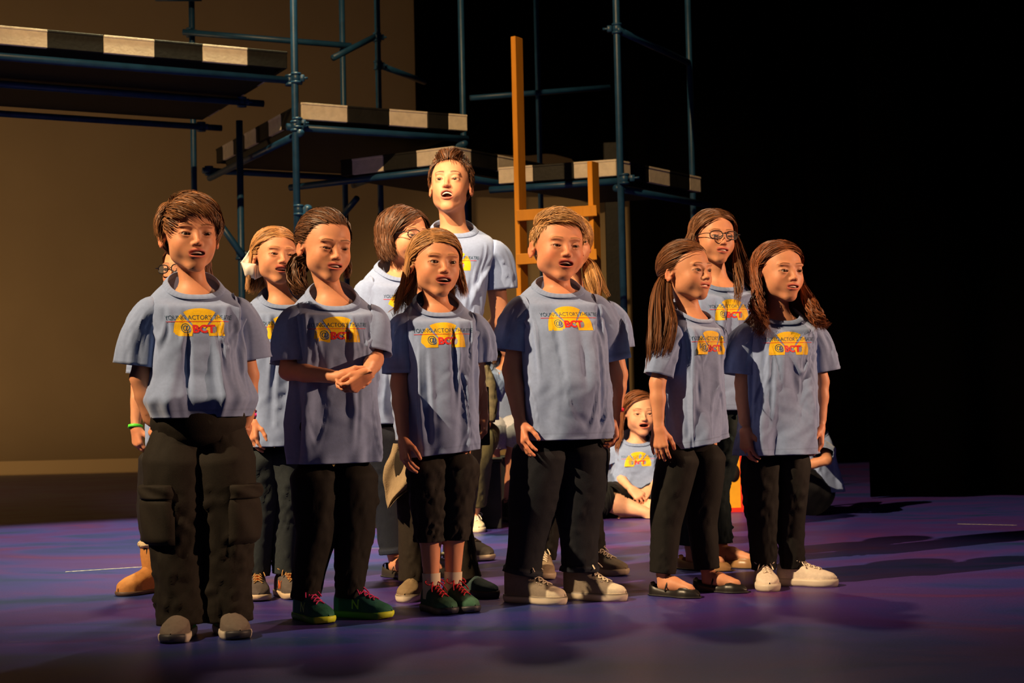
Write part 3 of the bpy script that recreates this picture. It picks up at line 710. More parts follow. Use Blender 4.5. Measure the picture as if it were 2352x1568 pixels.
def put_emblem(T, tee, sc=1.0, dz=0.118, dx=0.0):
    if not _emb: _emb.extend(emblem2d())
    k = T.k; zb = T.zn-dz*k-0.045*sc
    tt = np.linspace(-1.5, 1.5, 200); pts = T(tt, np.full(200, T.zn-dz*k)); arc = np.concatenate([[0], np.cumsum(np.linalg.norm(np.diff(pts, axis=0), axis=1))]); arc -= np.interp(0, tt, arc)
    b = Bag()
    for c, V, F, lay in _emb:
        x = V[:, 0]*sc+dx; z = zb+V[:, 1]*sc; th = np.interp(x, arc, tt)
        P = T(th, z); n = nrm(np.cross(T(th+0.004, z)-P, T(th, z+0.0006)-P)); out = nrm(P-np.array([T.nb[0], T.nb[1], 0])*np.array([1, 1, 0])-P*np.array([0, 0, 1]))
        n = n*np.sign((n*out).sum(1, keepdims=True)); b.add(P+n*(0.0006+0.00022*lay), F, INK[c])
    b.mk('printed_emblem', mat('print', attr=True, rough=0.6, spec=0.25, noise=0.08, nscale=200), tee)

# ---- trousers
def make_trousers(sp, body):
    q = sp.get('legs'); 
    if q is None: return
    k = sp['k']; j = sp['j']; b = Bag(); R = rotz(sp.get('lyaw', sp['tyaw'])); fat = q.get('w', 1.0)
    col = np.array(q['col']); wa = q.get('waist', 0.122)*k; wb = q.get('waistb', 0.10)*k
    hipm = (j['hipL']+j['hipR'])/2; cr = q.get('crotch', 0.10)*k
    up = q.get('up', 0.13)*k
    if not sp.get('seated'):
        if sp.get('tee'):
            hz = sp['tee']['hem']; up = max(0.0, hz-hipm[2]+0.05*k) if not q.get('cargo') else up; lim = min(sp['tee'].get('ah', 0.165), 9)*k*0.88; wa, wb = min(wa, lim), min(wb, sp['tee'].get('bh', 0.105)*k*0.86)
        path = spline([hipm+np.array([0, 0.0, max(up, 0.01)]), hipm+np.array([0, 0, up*0.4]), hipm-np.array([0, 0, cr*0.4]), hipm-np.array([0, 0, cr])], 16)
        fo = Folds(sp['seed']+77, up+cr, 6.283, n=10, amp=0.006*k, w=(0.01, 0.02), ln=(0.3, 0.9), ang=(-30, 30))
        V, F = tube(path, [wa*0.97, wa*1.03, wa*1.05, wa*0.86, wa*0.5], [wb, wb*1.05, wb*1.05, wb*0.9, wb*0.4], 48, ref=R@np.array([1, 0, 0.0]), disp=lambda a, s_, r_: fo(a, s_)); b.add(V, F, col)
    rad = q.get('r', [0.082, 0.070, 0.058, 0.052, 0.048])
    for i, s in enumerate('LR'):
        hp, kn, an = j['hip'+s], j['kn'+s], j['an'+s]; hpx = -1 if s == 'L' else 1
        hp2 = hp+(np.array([-hpx*0.012*k, 0, 0.02*k]) if not sp.get('seated') else 0)
        endp = q.get('end', 1.0); e = kn+(an-kn)*endp
        if endp >= 1: e = e+nrm(an-kn)*q.get('over', 0.012)*k
        bend = np.linalg.norm(nrm(kn-hp)-nrm(an-kn)) > 0.5
        pts = [hp2, hp*0.5+kn*0.5, kn*0.85+hp*0.15, kn*0.82+e*0.18, kn*0.4+e*0.6, e] if bend else [hp2, hp*0.5+kn*0.5, kn, kn*0.5+e*0.5, e]
        path = spline(pts, 80); L = np.linalg.norm(np.diff(path, axis=0), axis=1).sum()
        wr = q.get('wrinkle', 1.0)
        f1 = Folds(sp['seed']*5+i, L, 6.283, n=int(16*wr), amp=0.0034*k*wr, w=(0.009, 0.018), ln=(0.4, 1.3), ang=(-30, 30), sr=(0.42, 0.62))
        f2 = Folds(sp['seed']*5+i+20, L, 6.283, n=int(14*wr), amp=0.0036*k*wr, w=(0.008, 0.016), ln=(0.4, 1.3), ang=(-25, 25), sr=(0.86, 1.0))
        f3 = Folds(sp['seed']*5+i+40, L, 6.283, n=12, amp=0.0042*k*wr, w=(0.3, 0.6), ln=(0.05, 0.2), ang=(70, 110))
        f4 = Folds(sp['seed']*5+i+60, L, 6.283, n=8, amp=0.0032*k*wr, w=(0.012, 0.024), ln=(0.4, 1.2), ang=(-40, 40), sr=(0.02, 0.2))
        A = np.array([min(rad[0]*0.66, 0.062) if not sp.get('seated') else rad[0]]+list(rad))*k*fat
        A = np.interp(np.linspace(0, 1, 80), np.linspace(0, 1, len(A)), A)
        if sp.get('tee') and not sp.get('seated') and not q.get('cargo'):
            hz = sp['tee']['hem']; lim = max(sp['tee'].get('ah', 0.14)*k-0.062*k-0.022*k, 0.040*k); wgt = ss(hz-0.05*k, hz+0.01*k, path[:, 2]); A = A*(1-wgt)+np.minimum(A, lim)*wgt
        V, F = tube(path, A, A*q.get('flat', 1.0), 48, ref=R@np.array([1, 0.15, 0.0]), disp=lambda a, s_, r_: f1(a, s_)+f2(a, s_)+f3(a, s_)+f4(a, s_)+0.0015*np.sin(a*2+s_*20))
        V = V.reshape(80, 48, 3); c = V[-1:].mean(1, keepdims=True); V = np.concatenate([V, V[-1:]*0.95+c*0.05, V[-3:-2]*0.93+V[-3:-2].mean(1, keepdims=True)*0.07])
        if q.get('cuff'):
            V[-6:-2] = V[-6:-2].mean(1, keepdims=True)+(V[-6:-2]-V[-6:-2].mean(1, keepdims=True))*1.09
        cc = np.tile(col, (len(V)*48, 1))
        if q.get('fade'):
            g = np.exp(-((np.arange(len(V))/80-0.33)/0.16)**2)[:, None]*np.clip(np.cos(np.arange(48)*2*np.pi/48+1.57), 0, 1)[None]; cc = cc*(1+q['fade']*g.reshape(-1, 1))
        if q.get('cuff'): cc = cc.reshape(len(V), 48, 3); cc[-6:] *= 1.8; cc = cc.reshape(-1, 3)
        b.add(V.reshape(-1, 3), gridF(len(V), 48), cc)
    o = b.mk('trousers' if q.get('end', 1) > 0.6 else q.get('name', 'capri_trousers'), mat('trouser_cloth_'+q.get('m', 'plain'), attr=True, rough=q.get('rough', 0.8), spec=0.25, noise=0.12, nscale=120, bump=0.15, bscale=400), body)
    if q.get('cargo'):
        for i, s in enumerate('LR'):
            hp, kn, an = j['hip'+s], j['kn'+s], j['an'+s]; sd = -1 if s == 'L' else 1
            c = kn*0.92+hp*0.08; out = R@np.array([sd*0.80, -0.6, 0]); out = out/np.linalg.norm(out); tang = np.cross([0, 0, 1], out)
            m, n = 14, 14
            for (h0, h1, th_, nm) in ((-0.085, 0.050, 0.016, 'cargo_pocket'), (0.040, 0.085, 0.021, 'pocket_flap')):
                uu = np.linspace(-1, 1, m); vv = np.linspace(0, 1, n); U, W = np.meshgrid(uu, vv)
                rr = A[32]*1.02; ang = U*0.85; edge = np.minimum(1, 4*np.minimum(1-abs(U), np.minimum(W, 1-W)*2.5)); edge = np.sqrt(np.clip(edge, 0, 1))
                dpt = rr+th_*edge-0.004+0.003*np.sin(U*5+W*7+i)
                P = c+out*(dpt*np.cos(ang))[..., None]+tang*(dpt*np.sin(ang))[..., None]+np.array([0, 0, 1.0])*(h0+(h1-h0)*W)[..., None]*k
                mk(nm, P.reshape(-1, 3), gridF(n, m, False), o.data.materials[0], o, np.tile(col*1.15, (m*n, 1)))
    return o

# ---- shoes.  local frame: heel at y=0, toe at +y, x to the right
def outline(t, L, fatw=1.0, point=0.0):
    T_ = [0, 0.015, 0.05, 0.12, 0.28, 0.5, 0.68, 0.82, 0.92, 0.975, 1.0]
    W = [0.004, 0.014, 0.023, 0.030, 0.030, 0.030, 0.0385, 0.0375-0.004*point, 0.028-0.008*point, 0.016-0.006*point, 0.002]
    return np.interp(t, T_, W)*L/0.205*fatw
def place(V, org, yaw, k=1.0, pitch=0.0):
    """yaw 0: toe toward the camera (-y), positive turns the toe to +x"""
    V = np.asarray(V)*k
    if pitch: V = V@rotx(pitch).T
    d = np.array([math.sin(yaw), -math.cos(yaw), 0]); r = np.array([math.cos(yaw), math.sin(yaw), 0])
    return org+V[:, 0:1]*r*1.0+V[:, 1:2]*d+V[:, 2:3]*np.array([0, 0, 1.0])
def make_shoe(body, kind, ank, yaw, L=0.205, cols=None, seed=0, name=None, pitch=0.0, ground=0.0, fine=1.0):
    c = dict(up=(0.3, 0.3, 0.3), sole=(0.8, 0.75, 0.65), lace=(0.8, 0.78, 0.7), toe=None, tongue=None, logo=None, accent=None); c.update(cols or {})
    org = np.array([ank[0], ank[1], ground])-np.array([math.sin(yaw), -math.cos(yaw), 0])*0.26*L
    hs = dict(sneaker=0.024, runner=0.021, hightop=0.026, canvas=0.026, flat=0.006, boot=0.016, slip=0.026)[kind]
    h = dict(sneaker=([0, .06, .2, .36, .5, .64, .8, .93, 1], [.050, .062, .062, .068, .052, .040, .030, .022, .006]),
             runner=([0, .06, .2, .36, .5, .64, .8, .93, 1], [.052, .064, .060, .070, .056, .043, .030, .022, .008]),
             hightop=([0, .06, .2, .36, .5, .64, .8, .93, 1], [.090, .100, .105, .098, .058, .040, .028, .022, .008]),
             canvas=([0, .06, .2, .36, .5, .64, .8, .93, 1], [.044, .052, .050, .056, .046, .036, .028, .020, .006]),
             slip=([0, .06, .2, .36, .5, .64, .8, .93, 1], [.044, .052, .052, .054, .048, .038, .028, .020, .006]),
             flat=([0, .05, .2, .4, .55, .66, .78, .93, 1], [.036, .042, .030, .022, .022, .030, .030, .020, .006]),
             boot=([0, .06, .2, .36, .5, .64, .8, .93, 1], [.10, .11, .11, .09, .066, .055, .046, .034, .012]))[kind]
    tt = np.concatenate([[0.0, 0.006, 0.02], np.linspace(0.05, 0.93, 30), [0.955, 0.975, 0.99, 1.0]]); nA = 25
    al = np.linspace(0, np.pi, nA); w = outline(tt, L, 1.0 if kind != 'boot' else 1.12, 0.7 if kind == 'flat' else 0); hh = pcurve(tt, h[0], h[1], 0.02)*L/0.205
    cx, sx = np.cos(al), np.sin(al)
    px = np.where(hh[:, None] > 0.05, 1.0, 1.0); narrow = 1-0.32*ss(0.5, 1.0, sx)[None]*np.ones((len(tt), 1)) if kind != 'flat' else np.ones((len(tt), nA))
    X = w[:, None]*np.sign(cx)*abs(cx)**0.62*narrow; Z = hs+hh[:, None]*abs(sx)**0.72; Y = (tt*L)[:, None]*np.ones((1, nA))
    rr = random.Random(seed)
    cr = Folds(seed+5, L, None, n=7, amp=0.0016, w=(0.003, 0.006), ln=(0.01, 0.03), ang=(-30, 30), sr=(0.4, 0.75))
    Z = Z+cr(X, Y)*(sx[None]**0.5)
    P = np.stack([X, Y, Z], -1)
    if kind == 'flat':  # open top: keep the toe box and the low side walls
        op_ = ss(0.72, 0.64, tt)*ss(0.02, 0.08, tt); lim = np.interp(tt, [0, 1], [0.030, 0.030]); 
        inner = (sx[None]**0.6 > 0.80) & (op_[:, None] > 0.4)
    uc = np.tile(np.array(c['up'], float), (len(tt)*nA, 1)).reshape(len(tt), nA, 3)
    if c['toe'] is not None: uc[tt > 0.80] = c['toe']
    if c['accent'] is not None: uc[(tt < c.get('acc', 0.16))] = c['accent']
    if c['tongue'] is not None: uc[((tt > 0.34) & (tt < 0.64))[:, None] & (abs(cx) < 0.28)[None]] = c['tongue']
    if c.get('weave') is not None:
        ii, jj = np.meshgrid(np.arange(len(tt)), np.arange(nA), indexing='ij'); mk_ = ((ii+jj) % 2 == 0) & (tt > 0.0)[:, None]; uc[mk_] = c['weave']; uc[(tt > 0.62)] = c['weave2']
    F = gridF(len(tt), nA, False)
    Pf = P.reshape(-1, 3); Cf = uc.reshape(-1, 3)
    if kind == 'flat':
        bad = inner.reshape(-1); F = F[~(bad[F].all(1))]
    tf = lambda V: place(V, org, yaw, 1.0, pitch)
    nm = name or dict(sneaker='sneaker', runner='running_shoe', hightop='high_top_shoe', canvas='canvas_shoe', flat='ballet_flat', boot='boot', slip='slip_on_shoe')[kind]
    mt = mat('shoe_cloth', attr=True, rough=0.75, spec=0.3, bump=0.2, bscale=300, noise=0.08, nscale=80)
    if kind in ('flat',): mt = mat('shoe_leather', attr=True, rough=0.38, spec=0.5)
    sh = mk(nm, tf(Pf), F, mt, body, Cf)
    # sole
    prof = [(0.0, 0.94, 0.0), (0.0, 1.0, 0.0), (0.35, 1.03, 0.003), (0.7, 1.04, 0.004), (1.0, 1.03, 0.003), (1.04, 0.98, 0.0)]
    n = 48; ta = np.linspace(0, 2, n, endpoint=False); to = np.where(ta < 1, ta, 2-ta); to = 0.5-0.5*np.cos(np.pi*to)
    wx = outline(to, L, 1.02 if kind != 'boot' else 1.12, 0.7 if kind == 'flat' else 0)*np.where(ta < 1, 1, -1); yy = to*L
    rings = []
    for q, s_, o_ in prof:
        toe = 0.006*ss(0.80, 1.0, to) if kind in ('runner', 'sneaker') else 0.0
        rings.append(np.stack([wx*s_+np.sign(wx)*o_*0.6, (yy-L/2)*(s_ if s_ > 1 else 1)+L/2, hs*q+toe*(1 if q < 0.5 else 0.6)+0*yy], 1))
    rings.insert(0, np.stack([wx*0.3, (yy-L/2)*0.6+L/2, 0*yy+(0.001)], 1)); rings.append(np.stack([wx*0.3, (yy-L/2)*0.6+L/2, 0*yy+hs], 1))
    sc_ = np.tile(np.array(c['sole'], float), (len(rings)*n, 1)).reshape(len(rings), n, 3)
    if c.get('sole2') is not None: sc_[:, to > 0.86] = c['sole2']
    if c.get('stripe') is not None: sc_[5:6] = c['stripe']
    mk('sole', tf(np.concatenate(rings)), gridF(len(rings), n), mat('rubber', attr=True, rough=0.5, spec=0.4), sh, sc_.reshape(-1, 3))
    topz = lambda y: hs+np.interp(y/L, tt, hh); 
    def on(y, x):   # point on the upper
        i = np.interp(y/L, tt, np.arange(len(tt))); wv = np.interp(y/L, tt, w); q = np.clip(abs(x)/wv, 0, 0.98)
        s_ = np.sqrt(1-min(1, q/0.8)**(2/0.62*0.9)) if q < 0.8 else 0.0
        return np.array([x, y, hs+np.interp(y/L, tt, hh)*max(s_, 0.05)**0.72])
    if kind in ('sneaker', 'runner', 'hightop', 'canvas') and c['lace'] is not None:
        b = Bag(); y0, y1 = (0.34, 0.66) if kind != 'hightop' else (0.40, 0.68); nl = 5; r = 0.0021*L/0.205
        for i in range(nl):
            y = (y0+(y1-y0)*i/(nl-1))*L; ws = (0.014 if kind != 'canvas' else 0.012)*L/0.205
            for sg in (-1, 1):
                pts = [on(y, -sg*ws)+[0, 0, 0.0015], on(y+0.004, -sg*ws*0.4)+[0, 0, 0.0045], on(y+0.010, sg*ws*0.4)+[0, 0, 0.0045], on(y+0.016, sg*ws)+[0, 0, 0.0015]]
                V, F = tube(spline(pts, 9), r, None, 6); b.add(tf(V), F, np.array(c['lace'])*rr.uniform(0.85, 1.1))
        y = y0*L; base = on(y, 0)+np.array([0, -0.002, 0.006])
        for sg in (-1, 1):
            pts = [base, base+[sg*0.016, -0.004, 0.012], base+[sg*0.034, 0.006, 0.004], base+[sg*0.028, 0.020, -0.004], base+[sg*0.010, 0.008, 0.002], base]
            V, F = tube(spline(pts, 18), r, None, 6); b.add(tf(V), F, np.array(c['lace']))
            pts = [base, base+[sg*0.010, 0.014, 0.004], base+[sg*0.022, 0.030, -0.010], base+[sg*0.028, 0.042, -0.024]]
            V, F = tube(spline(pts, 12), r, None, 6); b.add(tf(V), F, np.array(c['lace']))
        b.mk('shoelace', mat('lace', attr=True, rough=0.8), sh)
    if kind == 'hightop':
        b = Bag()
        for sg in (-1, 1):
            for i in range(5):
                y = (0.38+0.07*i)*L; p = on(y, sg*0.021*L/0.205); a = np.arange(12)*2*np.pi/12; ring = np.stack([0*a, np.cos(a)*0.0036, np.sin(a)*0.0036], 1); 
                V, F = tube(np.concatenate([ring, ring[:2]])+p+[sg*0.002, 0, 0], 0.0011, None, 5, ref=(1, 0.2, 0.1)); b.add(tf(V), F)
        b.mk('eyelets', mat('steel', (0.5, 0.48, 0.45), 0.3, metal=1), sh)
    if kind == 'flat':
        b = Bag(); y = 0.40*L; wv = np.interp(0.40, tt, w); a = np.linspace(0, np.pi, 14)
        V, F = tube(np.stack([np.cos(a)*(wv+0.001), y+0.012*np.sin(a), hs+0.014+np.sin(a)*0.050], 1), 0.0032, 0.0016, 6, ref=(0, 1, 0)); b.add(tf(V), F, c['up'])
        b.mk('strap', mt, sh)
        b = Bag(); yb = 0.70*L; zb = topz(yb)
        for sg in (-1, 1): V, F = tube(spline([[0, yb, zb+0.002], [sg*0.007, yb-0.003, zb+0.005], [sg*0.011, yb+0.002, zb+0.001], [0, yb, zb+0.002]], 10), 0.0018, None, 6); b.add(tf(V), F, c['up'])
        if c.get('bow', True): b.mk('bow', mt, sh)
    if kind == 'boot':
        b = Bag(); top = ank[2]+0.11; a0 = np.array([ank[0], ank[1], 0.07]); a1 = np.array([ank[0], ank[1]+0.004, top])
        V, F = tube(spline([a0, a0*0.5+a1*0.5, a1], 16), [0.046, 0.048, 0.054], None, 28, disp=lambda a, s_, r_: 0.002*np.sin(s_*70+a)); b.add(V, F, c['up']); b.mk('boot_shaft', mt, sh)
        b = Bag(); rng_ = np.random.default_rng(seed+3)
        V, F = tube(a1+np.array([0, 0, 1.0])*np.linspace(-0.016, 0.012, 12)[:, None], [0.050, 0.060, 0.061, 0.058, 0.045], None, 40); V = V+rng_.normal(size=V.shape)*0.0016; b.add(V, F, (0.62, 0.50, 0.32))
        V, F = tube(a1+np.array([0, 0, 1.0])*np.linspace(0.012, -0.02, 6)[:, None], [0.045, 0.040], None, 40); b.add(V, F, (0.4, 0.3, 0.2))
        b.mk('fleece_cuff', mat('fleece', attr=True, rough=1.0, bump=0.8, bscale=500), sh)
    if c['logo'] is not None:
        lc, ch, sides = c['logo']; V, F = text_mesh(ch, 0.02); V = V-np.array([(V[:, 0].max()+V[:, 0].min())/2, 0]); b = Bag()
        for sg in sides:
            P = []
            for vx, vy in V:
                y = 0.45*L-sg*vx*0.036*-1*1.0; y = 0.46*L-sg*vx*0.040+(vy-0.35)*0.0; z = 0.010+vy*0.042
                wv = np.interp(y/L, tt, w); f = min(z/max(np.interp(y/L, tt, hh), 1e-3), 0.96); s_ = f**(1/0.72); x = wv*(1-s_**2)**(0.31)*(1-0.32*float(ss(0.5, 1, s_)))+0.0022
                P.append([sg*x, y, hs+z])
            b.add(tf(np.array(P)), F if sg < 0 else F[:, ::-1])
        b.mk('letter_mark', mat('mark_%02d%02d' % (int(lc[0]*99), int(lc[1]*99)), lc, 0.5), sh)
    return sh
def make_sock(body, j, s, top, col, k, r=0.031, bands=None):
    an = j['an'+s]; d = nrm(j['kn'+s]-an); path = an+d*np.linspace(-0.03, top, 18)[:, None]*k
    V, F = tube(path, np.array([r*1.05, r, r*1.03])*k, None, 28, disp=lambda a, s_, r_: 0.0010*np.sin(a*14))
    C = np.tile(np.array(col, float), (len(V), 1)).reshape(18, 28, 3)
    if bands is not None:
        for i in range(18): C[i] = bands[(i//3) % len(bands)]
    mk('sock', V, F, mat('sock_knit', attr=True, rough=0.95), body, C.reshape(-1, 3))

# ---- things worn
def glasses(body, toP, col=(0.012, 0.012, 0.016), w=1.0):
    b = Bag(); 
    for s in (-1, 1):
        a = np.linspace(0, 2*np.pi, 33); c_, s_ = np.cos(a), np.sin(a)
        x = s*0.031+np.sign(c_)*abs(c_)**0.8*0.0235*w; z = 0.001+np.sign(s_)*abs(s_)**0.8*0.0155; y = -0.0975+0.010*((abs(x)-0.02)/0.035)**2*(abs(x) > 0.02)
        V, F = tube(toP(np.stack([x, y, z], 1)), 0.0022, None, 6, ref=(0.1, 1, 0.1)); b.add(V, F)
        pts = [[s*0.0545*w, -0.093, 0.006], [s*0.070, -0.083, 0.007], [s*0.0785, -0.04, 0.006], [s*0.080, 0.005, 0.004], [s*0.078, 0.02, -0.012]]
        V, F = tube(toP(spline(pts, 14)), 0.0015, 0.0024, 6, ref=(0.2, 0.1, 1)); b.add(V, F)
    V, F = tube(toP(spline([[-0.0085, -0.0985, 0.004], [0, -0.1005, 0.0065], [0.0085, -0.0985, 0.004]], 7)), 0.0016, None, 6, ref=(0, 1, 0.2)); b.add(V, F)
    g = b.mk('glasses', mat('frame_plastic', col, 0.35, spec=0.3), body)
    for s in (-1, 1):
        a = np.arange(24)*2*np.pi/24; c_, s_ = np.cos(a), np.sin(a)
        x = s*0.031+np.sign(c_)*abs(c_)**0.8*0.0225; z = 0.001+np.sign(s_)*abs(s_)**0.8*0.0145; y = -0.0975+0.010*((abs(x)-0.02)/0.035)**2*(abs(x) > 0.02)
        P = np.stack([x, y, z], 1); P = np.concatenate([P, P.mean(0, keepdims=True)]); F = np.stack([np.arange(24), (np.arange(24)+1) % 24, np.full(24, 24)], 1)
        m = mat('lens', (0.9, 0.9, 0.95), 0.02, spec=0.3, alpha=0.05); mk('lens', toP(P), F, m, g)
def wristband(body, c, d, r, col, wdt=0.006, name='wristband'):
    d = nrm(d); a = np.arange(33)*2*np.pi/32; u = nrm(np.cross(d, [0.2, 1, 0.1])); v = np.cross(d, u)
    P = c+u*np.cos(a)[:, None]*r*1.12+v*np.sin(a)[:, None]*r
    V, F = tube(P, 0.0018, wdt, 8, ref=c-P[0]+d*0.0)
    # rings oriented so the flat side lies along the arm
    pr = [(r+0.0005, -wdt), (r+0.003, -wdt*0.8), (r+0.003, wdt*0.8), (r+0.0005, wdt), (r+0.0005, -wdt)]
    V = np.concatenate([c+(u*np.cos(a[:32])[:, None]*1.08+v*np.sin(a[:32])[:, None])*q+d*h for q, h in pr])
    mk(name, V, gridF(len(pr), 32), mat('band_%02d%02d' % (int(col[0]*99), int(col[1]*99)), col, 0.45), body)
# ------------------------------------------------------------------ one builder for every person
def settle(P, sp, T, pad=0.010):
    k = sp['k']; z = P[:, 2]; a = pcurve(z, T.Z, T.A, 0.012*k)+pad; b = pcurve(z, T.Z, T.B, 0.012*k)+pad*1.3
    v = np.clip((T.zn-z)/(T.zn-T.zh), 0, 1); cx = T.nb[0]+(T.hip[0]-T.nb[0])*v; cy = T.nb[1]+(T.hip[1]-T.nb[1])*v
    dx, dy = P[:, 0]-cx, P[:, 1]-cy; x = dx*T.R[0, 0]+dy*T.R[1, 0]; y = dx*T.R[0, 1]+dy*T.R[1, 1]
    q = np.sqrt((x/a)**2+(y/b)**2)+1e-6; f = np.where((q < 1) & (z < T.zn+0.01*k) & (z > T.zh), 1/q, 1)
    f = np.minimum(f, 3); P[:, 0] = cx+dx*f; P[:, 1] = cy+dy*f; return P
def human(seed, px, yf, label, head, hyaw, neck, hipc, hs=1.05, k=1.0, hpitch=0, hroll=0, tyaw=0, lyaw=None, face=None, skin=(0.60, 0.27, 0.15), haircol=(0.13, 0.055, 0.022),
          tee=None, slv=None, el=None, wr=None, kn=None, an=None, hands=None, legs=None, shoes=None, socks=None, hair=None, emblem=True, embsc=None, fine=1.0, fat=1.0, armf=1.0, legf=1.0,
          gaze=(0, 0), iris=(0.06, 0.03, 0.015), teecol=None, seated=False, hips=None, hdy=-0.012, extra=None, dyK=None, footz=0.0, handk=1.0, group=None):
    root = GROUND(px, yf); root[2] = 0
    L = lambda p: PX(p[0], p[1], root[1]+(p[2] if len(p) > 2 else 0))-root
    ty, hy = R_(tyaw), R_(hyaw); ly = R_(tyaw if lyaw is None else lyaw); R = rotz(ty); RL = rotz(ly)
    nb = L(neck); hc = L((head[0], head[1], (head[2] if len(head) > 2 else hdy))); hp = L(hipc)
    # yaw turns the face to +x: local -y -> (sin, -cos)
    Rh = rotz(hy)@rotx(R_(-hpitch))@roty(R_(hroll))
    sp = dict(seed=seed, k=k, hs=hs, Rh=Rh, hc=hc, neck=nb, face=face or {}, haircol=haircol, fine=fine, tyaw=ty, lyaw=ly, skin=skin, hipc=hp, fat=fat, armf=armf, legf=legf, gaze=gaze, iris=iris, seated=seated, handk=handk)
    t = dict(tee or {}); t['hem'] = L((hipc[0], t.pop('hempx', hipc[1])))[2] if 'hempx' in t else hp[2]
    sp['tee'] = t
    if teecol is not None: sp['teecol'] = teecol
    j = {}
    sw = t.get('shj', 0.118)
    for s, sg in (('L', -1), ('R', 1)):
        j['sh'+s] = nb+R@np.array([sg*sw, 0.004, -0.060])*k
        dy = sg*0.17*k*math.sin(ty)
        e = el[s]; j['el'+s] = L((e[0], e[1], dy+(e[2] if len(e) > 2 else 0)))
        w = wr[s]; j['wr'+s] = L((w[0], w[1], dy+(w[2] if len(w) > 2 else -0.03)))
        j['hip'+s] = hp+RL@np.array([sg*0.062*k, 0, 0.0]) if hips is None else L(hips[s])
        dl = sg*0.075*k*math.sin(ly)
        q = kn[s]; j['kn'+s] = L((q[0], q[1], dl+(q[2] if len(q) > 2 else 0)))
        q = an[s]; a = L((q[0], q[1], dl+(q[2] if len(q) > 2 else 0)))
        if not seated or len(q) < 4: a[2] = 0.072*k+footz
        j['an'+s] = a
    sp['j'] = j
    if not seated:
        for s in 'LR': j['hip'+s][2] = 0.60*nb[2]
    sp['slv'] = {}
    for s, sg in (('L', -1), ('R', 1)):
        e = (slv or {}).get(s)
        sp['slv'][s] = None if e is None else L((e[0], e[1], sg*0.16*k*math.sin(ty)+(e[2] if len(e) > 2 else 0)))
    shoes = shoes or {}
    for s in 'LR':
        y = R_(shoes.get(s, {}).get('yaw', 20)); sp['foot'+s] = np.array([math.sin(y), -math.cos(y), 0])
        h = dict((hands or {}).get(s, {})) if hands is not False else None
        if h is not None and not h.get('none'):
            sg = -1 if s == 'L' else 1
            if 'pn' not in h: h['pn'] = R@np.array([-sg*1.0, 0.25, 0.0])
            if 'to' in h: h['d'] = nrm(L(h['to'])-j['wr'+s])
            sp['hand'+s] = h
    body, toP, toL = build_person(sp)
    tag(body, label, 'person', group)
    body.location = root
    rng = np.random.default_rng(seed)
    T = None
    if tee is not False:
        tobj, T = make_tee(sp, body)
        if emblem: put_emblem(T, tobj, 0.86*(embsc or 1))
    if legs: sp['legs'] = legs; make_trousers(sp, body)
    for s in 'LR':
        if socks and socks.get(s): make_sock(body, j, s, **{**dict(k=k), **socks[s]})
        q = shoes.get(s)
        if q and 'kind' in q: make_shoe(body, q['kind'], j['an'+s], R_(q['yaw']), q.get('L', 0.205)*k*q.get('f', 1), q.get('c'), seed*2+(s == 'R'), ground=footz+q.get('z', 0), pitch=q.get('pitch', 0))
    if hair:
        b = Bag(); P0 = None
        for P, r in hair(rng, L, toL, toP):
            N, Mm = P.shape[:2]; q_ = 0.47 if fine < 1.05 else (0.40 if fine < 1.3 else 0.30)
            P = P[:max(20, int(N*q_))] if N > 100 else P; r = r*(1.0/q_)**0.5*0.98
            if Mm > 15:
                ii = np.linspace(0, Mm-1, 15); i0 = np.minimum(ii.astype(int), Mm-2); f_ = (ii-i0)[None, :, None]; P = P[:, i0]*(1-f_)+P[:, i0+1]*f_
            N, Mm = P.shape[:2]; Q = toP(P.reshape(-1, 3))
            if T is not None: Q = settle(Q, sp, T)
            V, F, C = strands(Q.reshape(N, Mm, 3), r, rng, haircol, body, None, hs); b.add(V, F, C)
        b.mk('hair', hair_mat(), body)
    if extra: extra(body, sp, L, toP, toL, T)
    return body, sp
def px2h(L, toL, pts):
    return [toL(L(p)) for p in pts]

NF = 1.0
# hair styles ------------------------------------------------------
def h_boy(rng, L, toL, toP):      # swept fringe, full crown
    def sw(a, az, el):
        w = ss(40, 75, el)[:, None]
        f = np.stack([0.85+0*az, -0.65+0*az, -0.35+0*az], 1); s_ = np.stack([0*az, 0.15+0*az, -1.0+0*az], 1)
        front = ((abs(az) < 75))[:, None]*1.0
        return f*np.maximum(w, front*0.9)+s_*(1-np.maximum(w, front*0.9))
    Lf = lambda a, az, el: np.where(abs(az) < 70, 0.62, 0.50)
    P = short(rng, 8500, sw, Lf, lift=lambda a, az, el: np.where(el > 10, 0.014, 0.009), M=9, th=0.006, frz=0.07)
    P2 = short(rng, 2600, lambda a, az, el: np.stack([0.9+0*az, -0.5+0*az, -0.55+0*az], 1), 0.55, M=9, lift=0.012, th=0.010, frz=0.10, keep=lambda az, el: (abs(az) < 60) & (el < 62))
    return [(P, 0.00085), (P2, 0.00085)]
def h_blond_boy(rng, L, toL, toP):
    P = short(rng, 8500, lambda a, az, el: np.where((el > 25)[:, None], np.stack([0.9+0*az, -0.25+0*az, -0.1+0*az], 1), np.stack([0*az, 0.15+0*az, -1+0*az], 1)), lambda a, az, el: np.where(el > 28, 0.50, 0.16), lift=lambda a, az, el: np.where(el > 28, 0.015, 0.003), M=8, th=0.004, frz=0.12, hl=1)
    return [(P, 0.0008)]
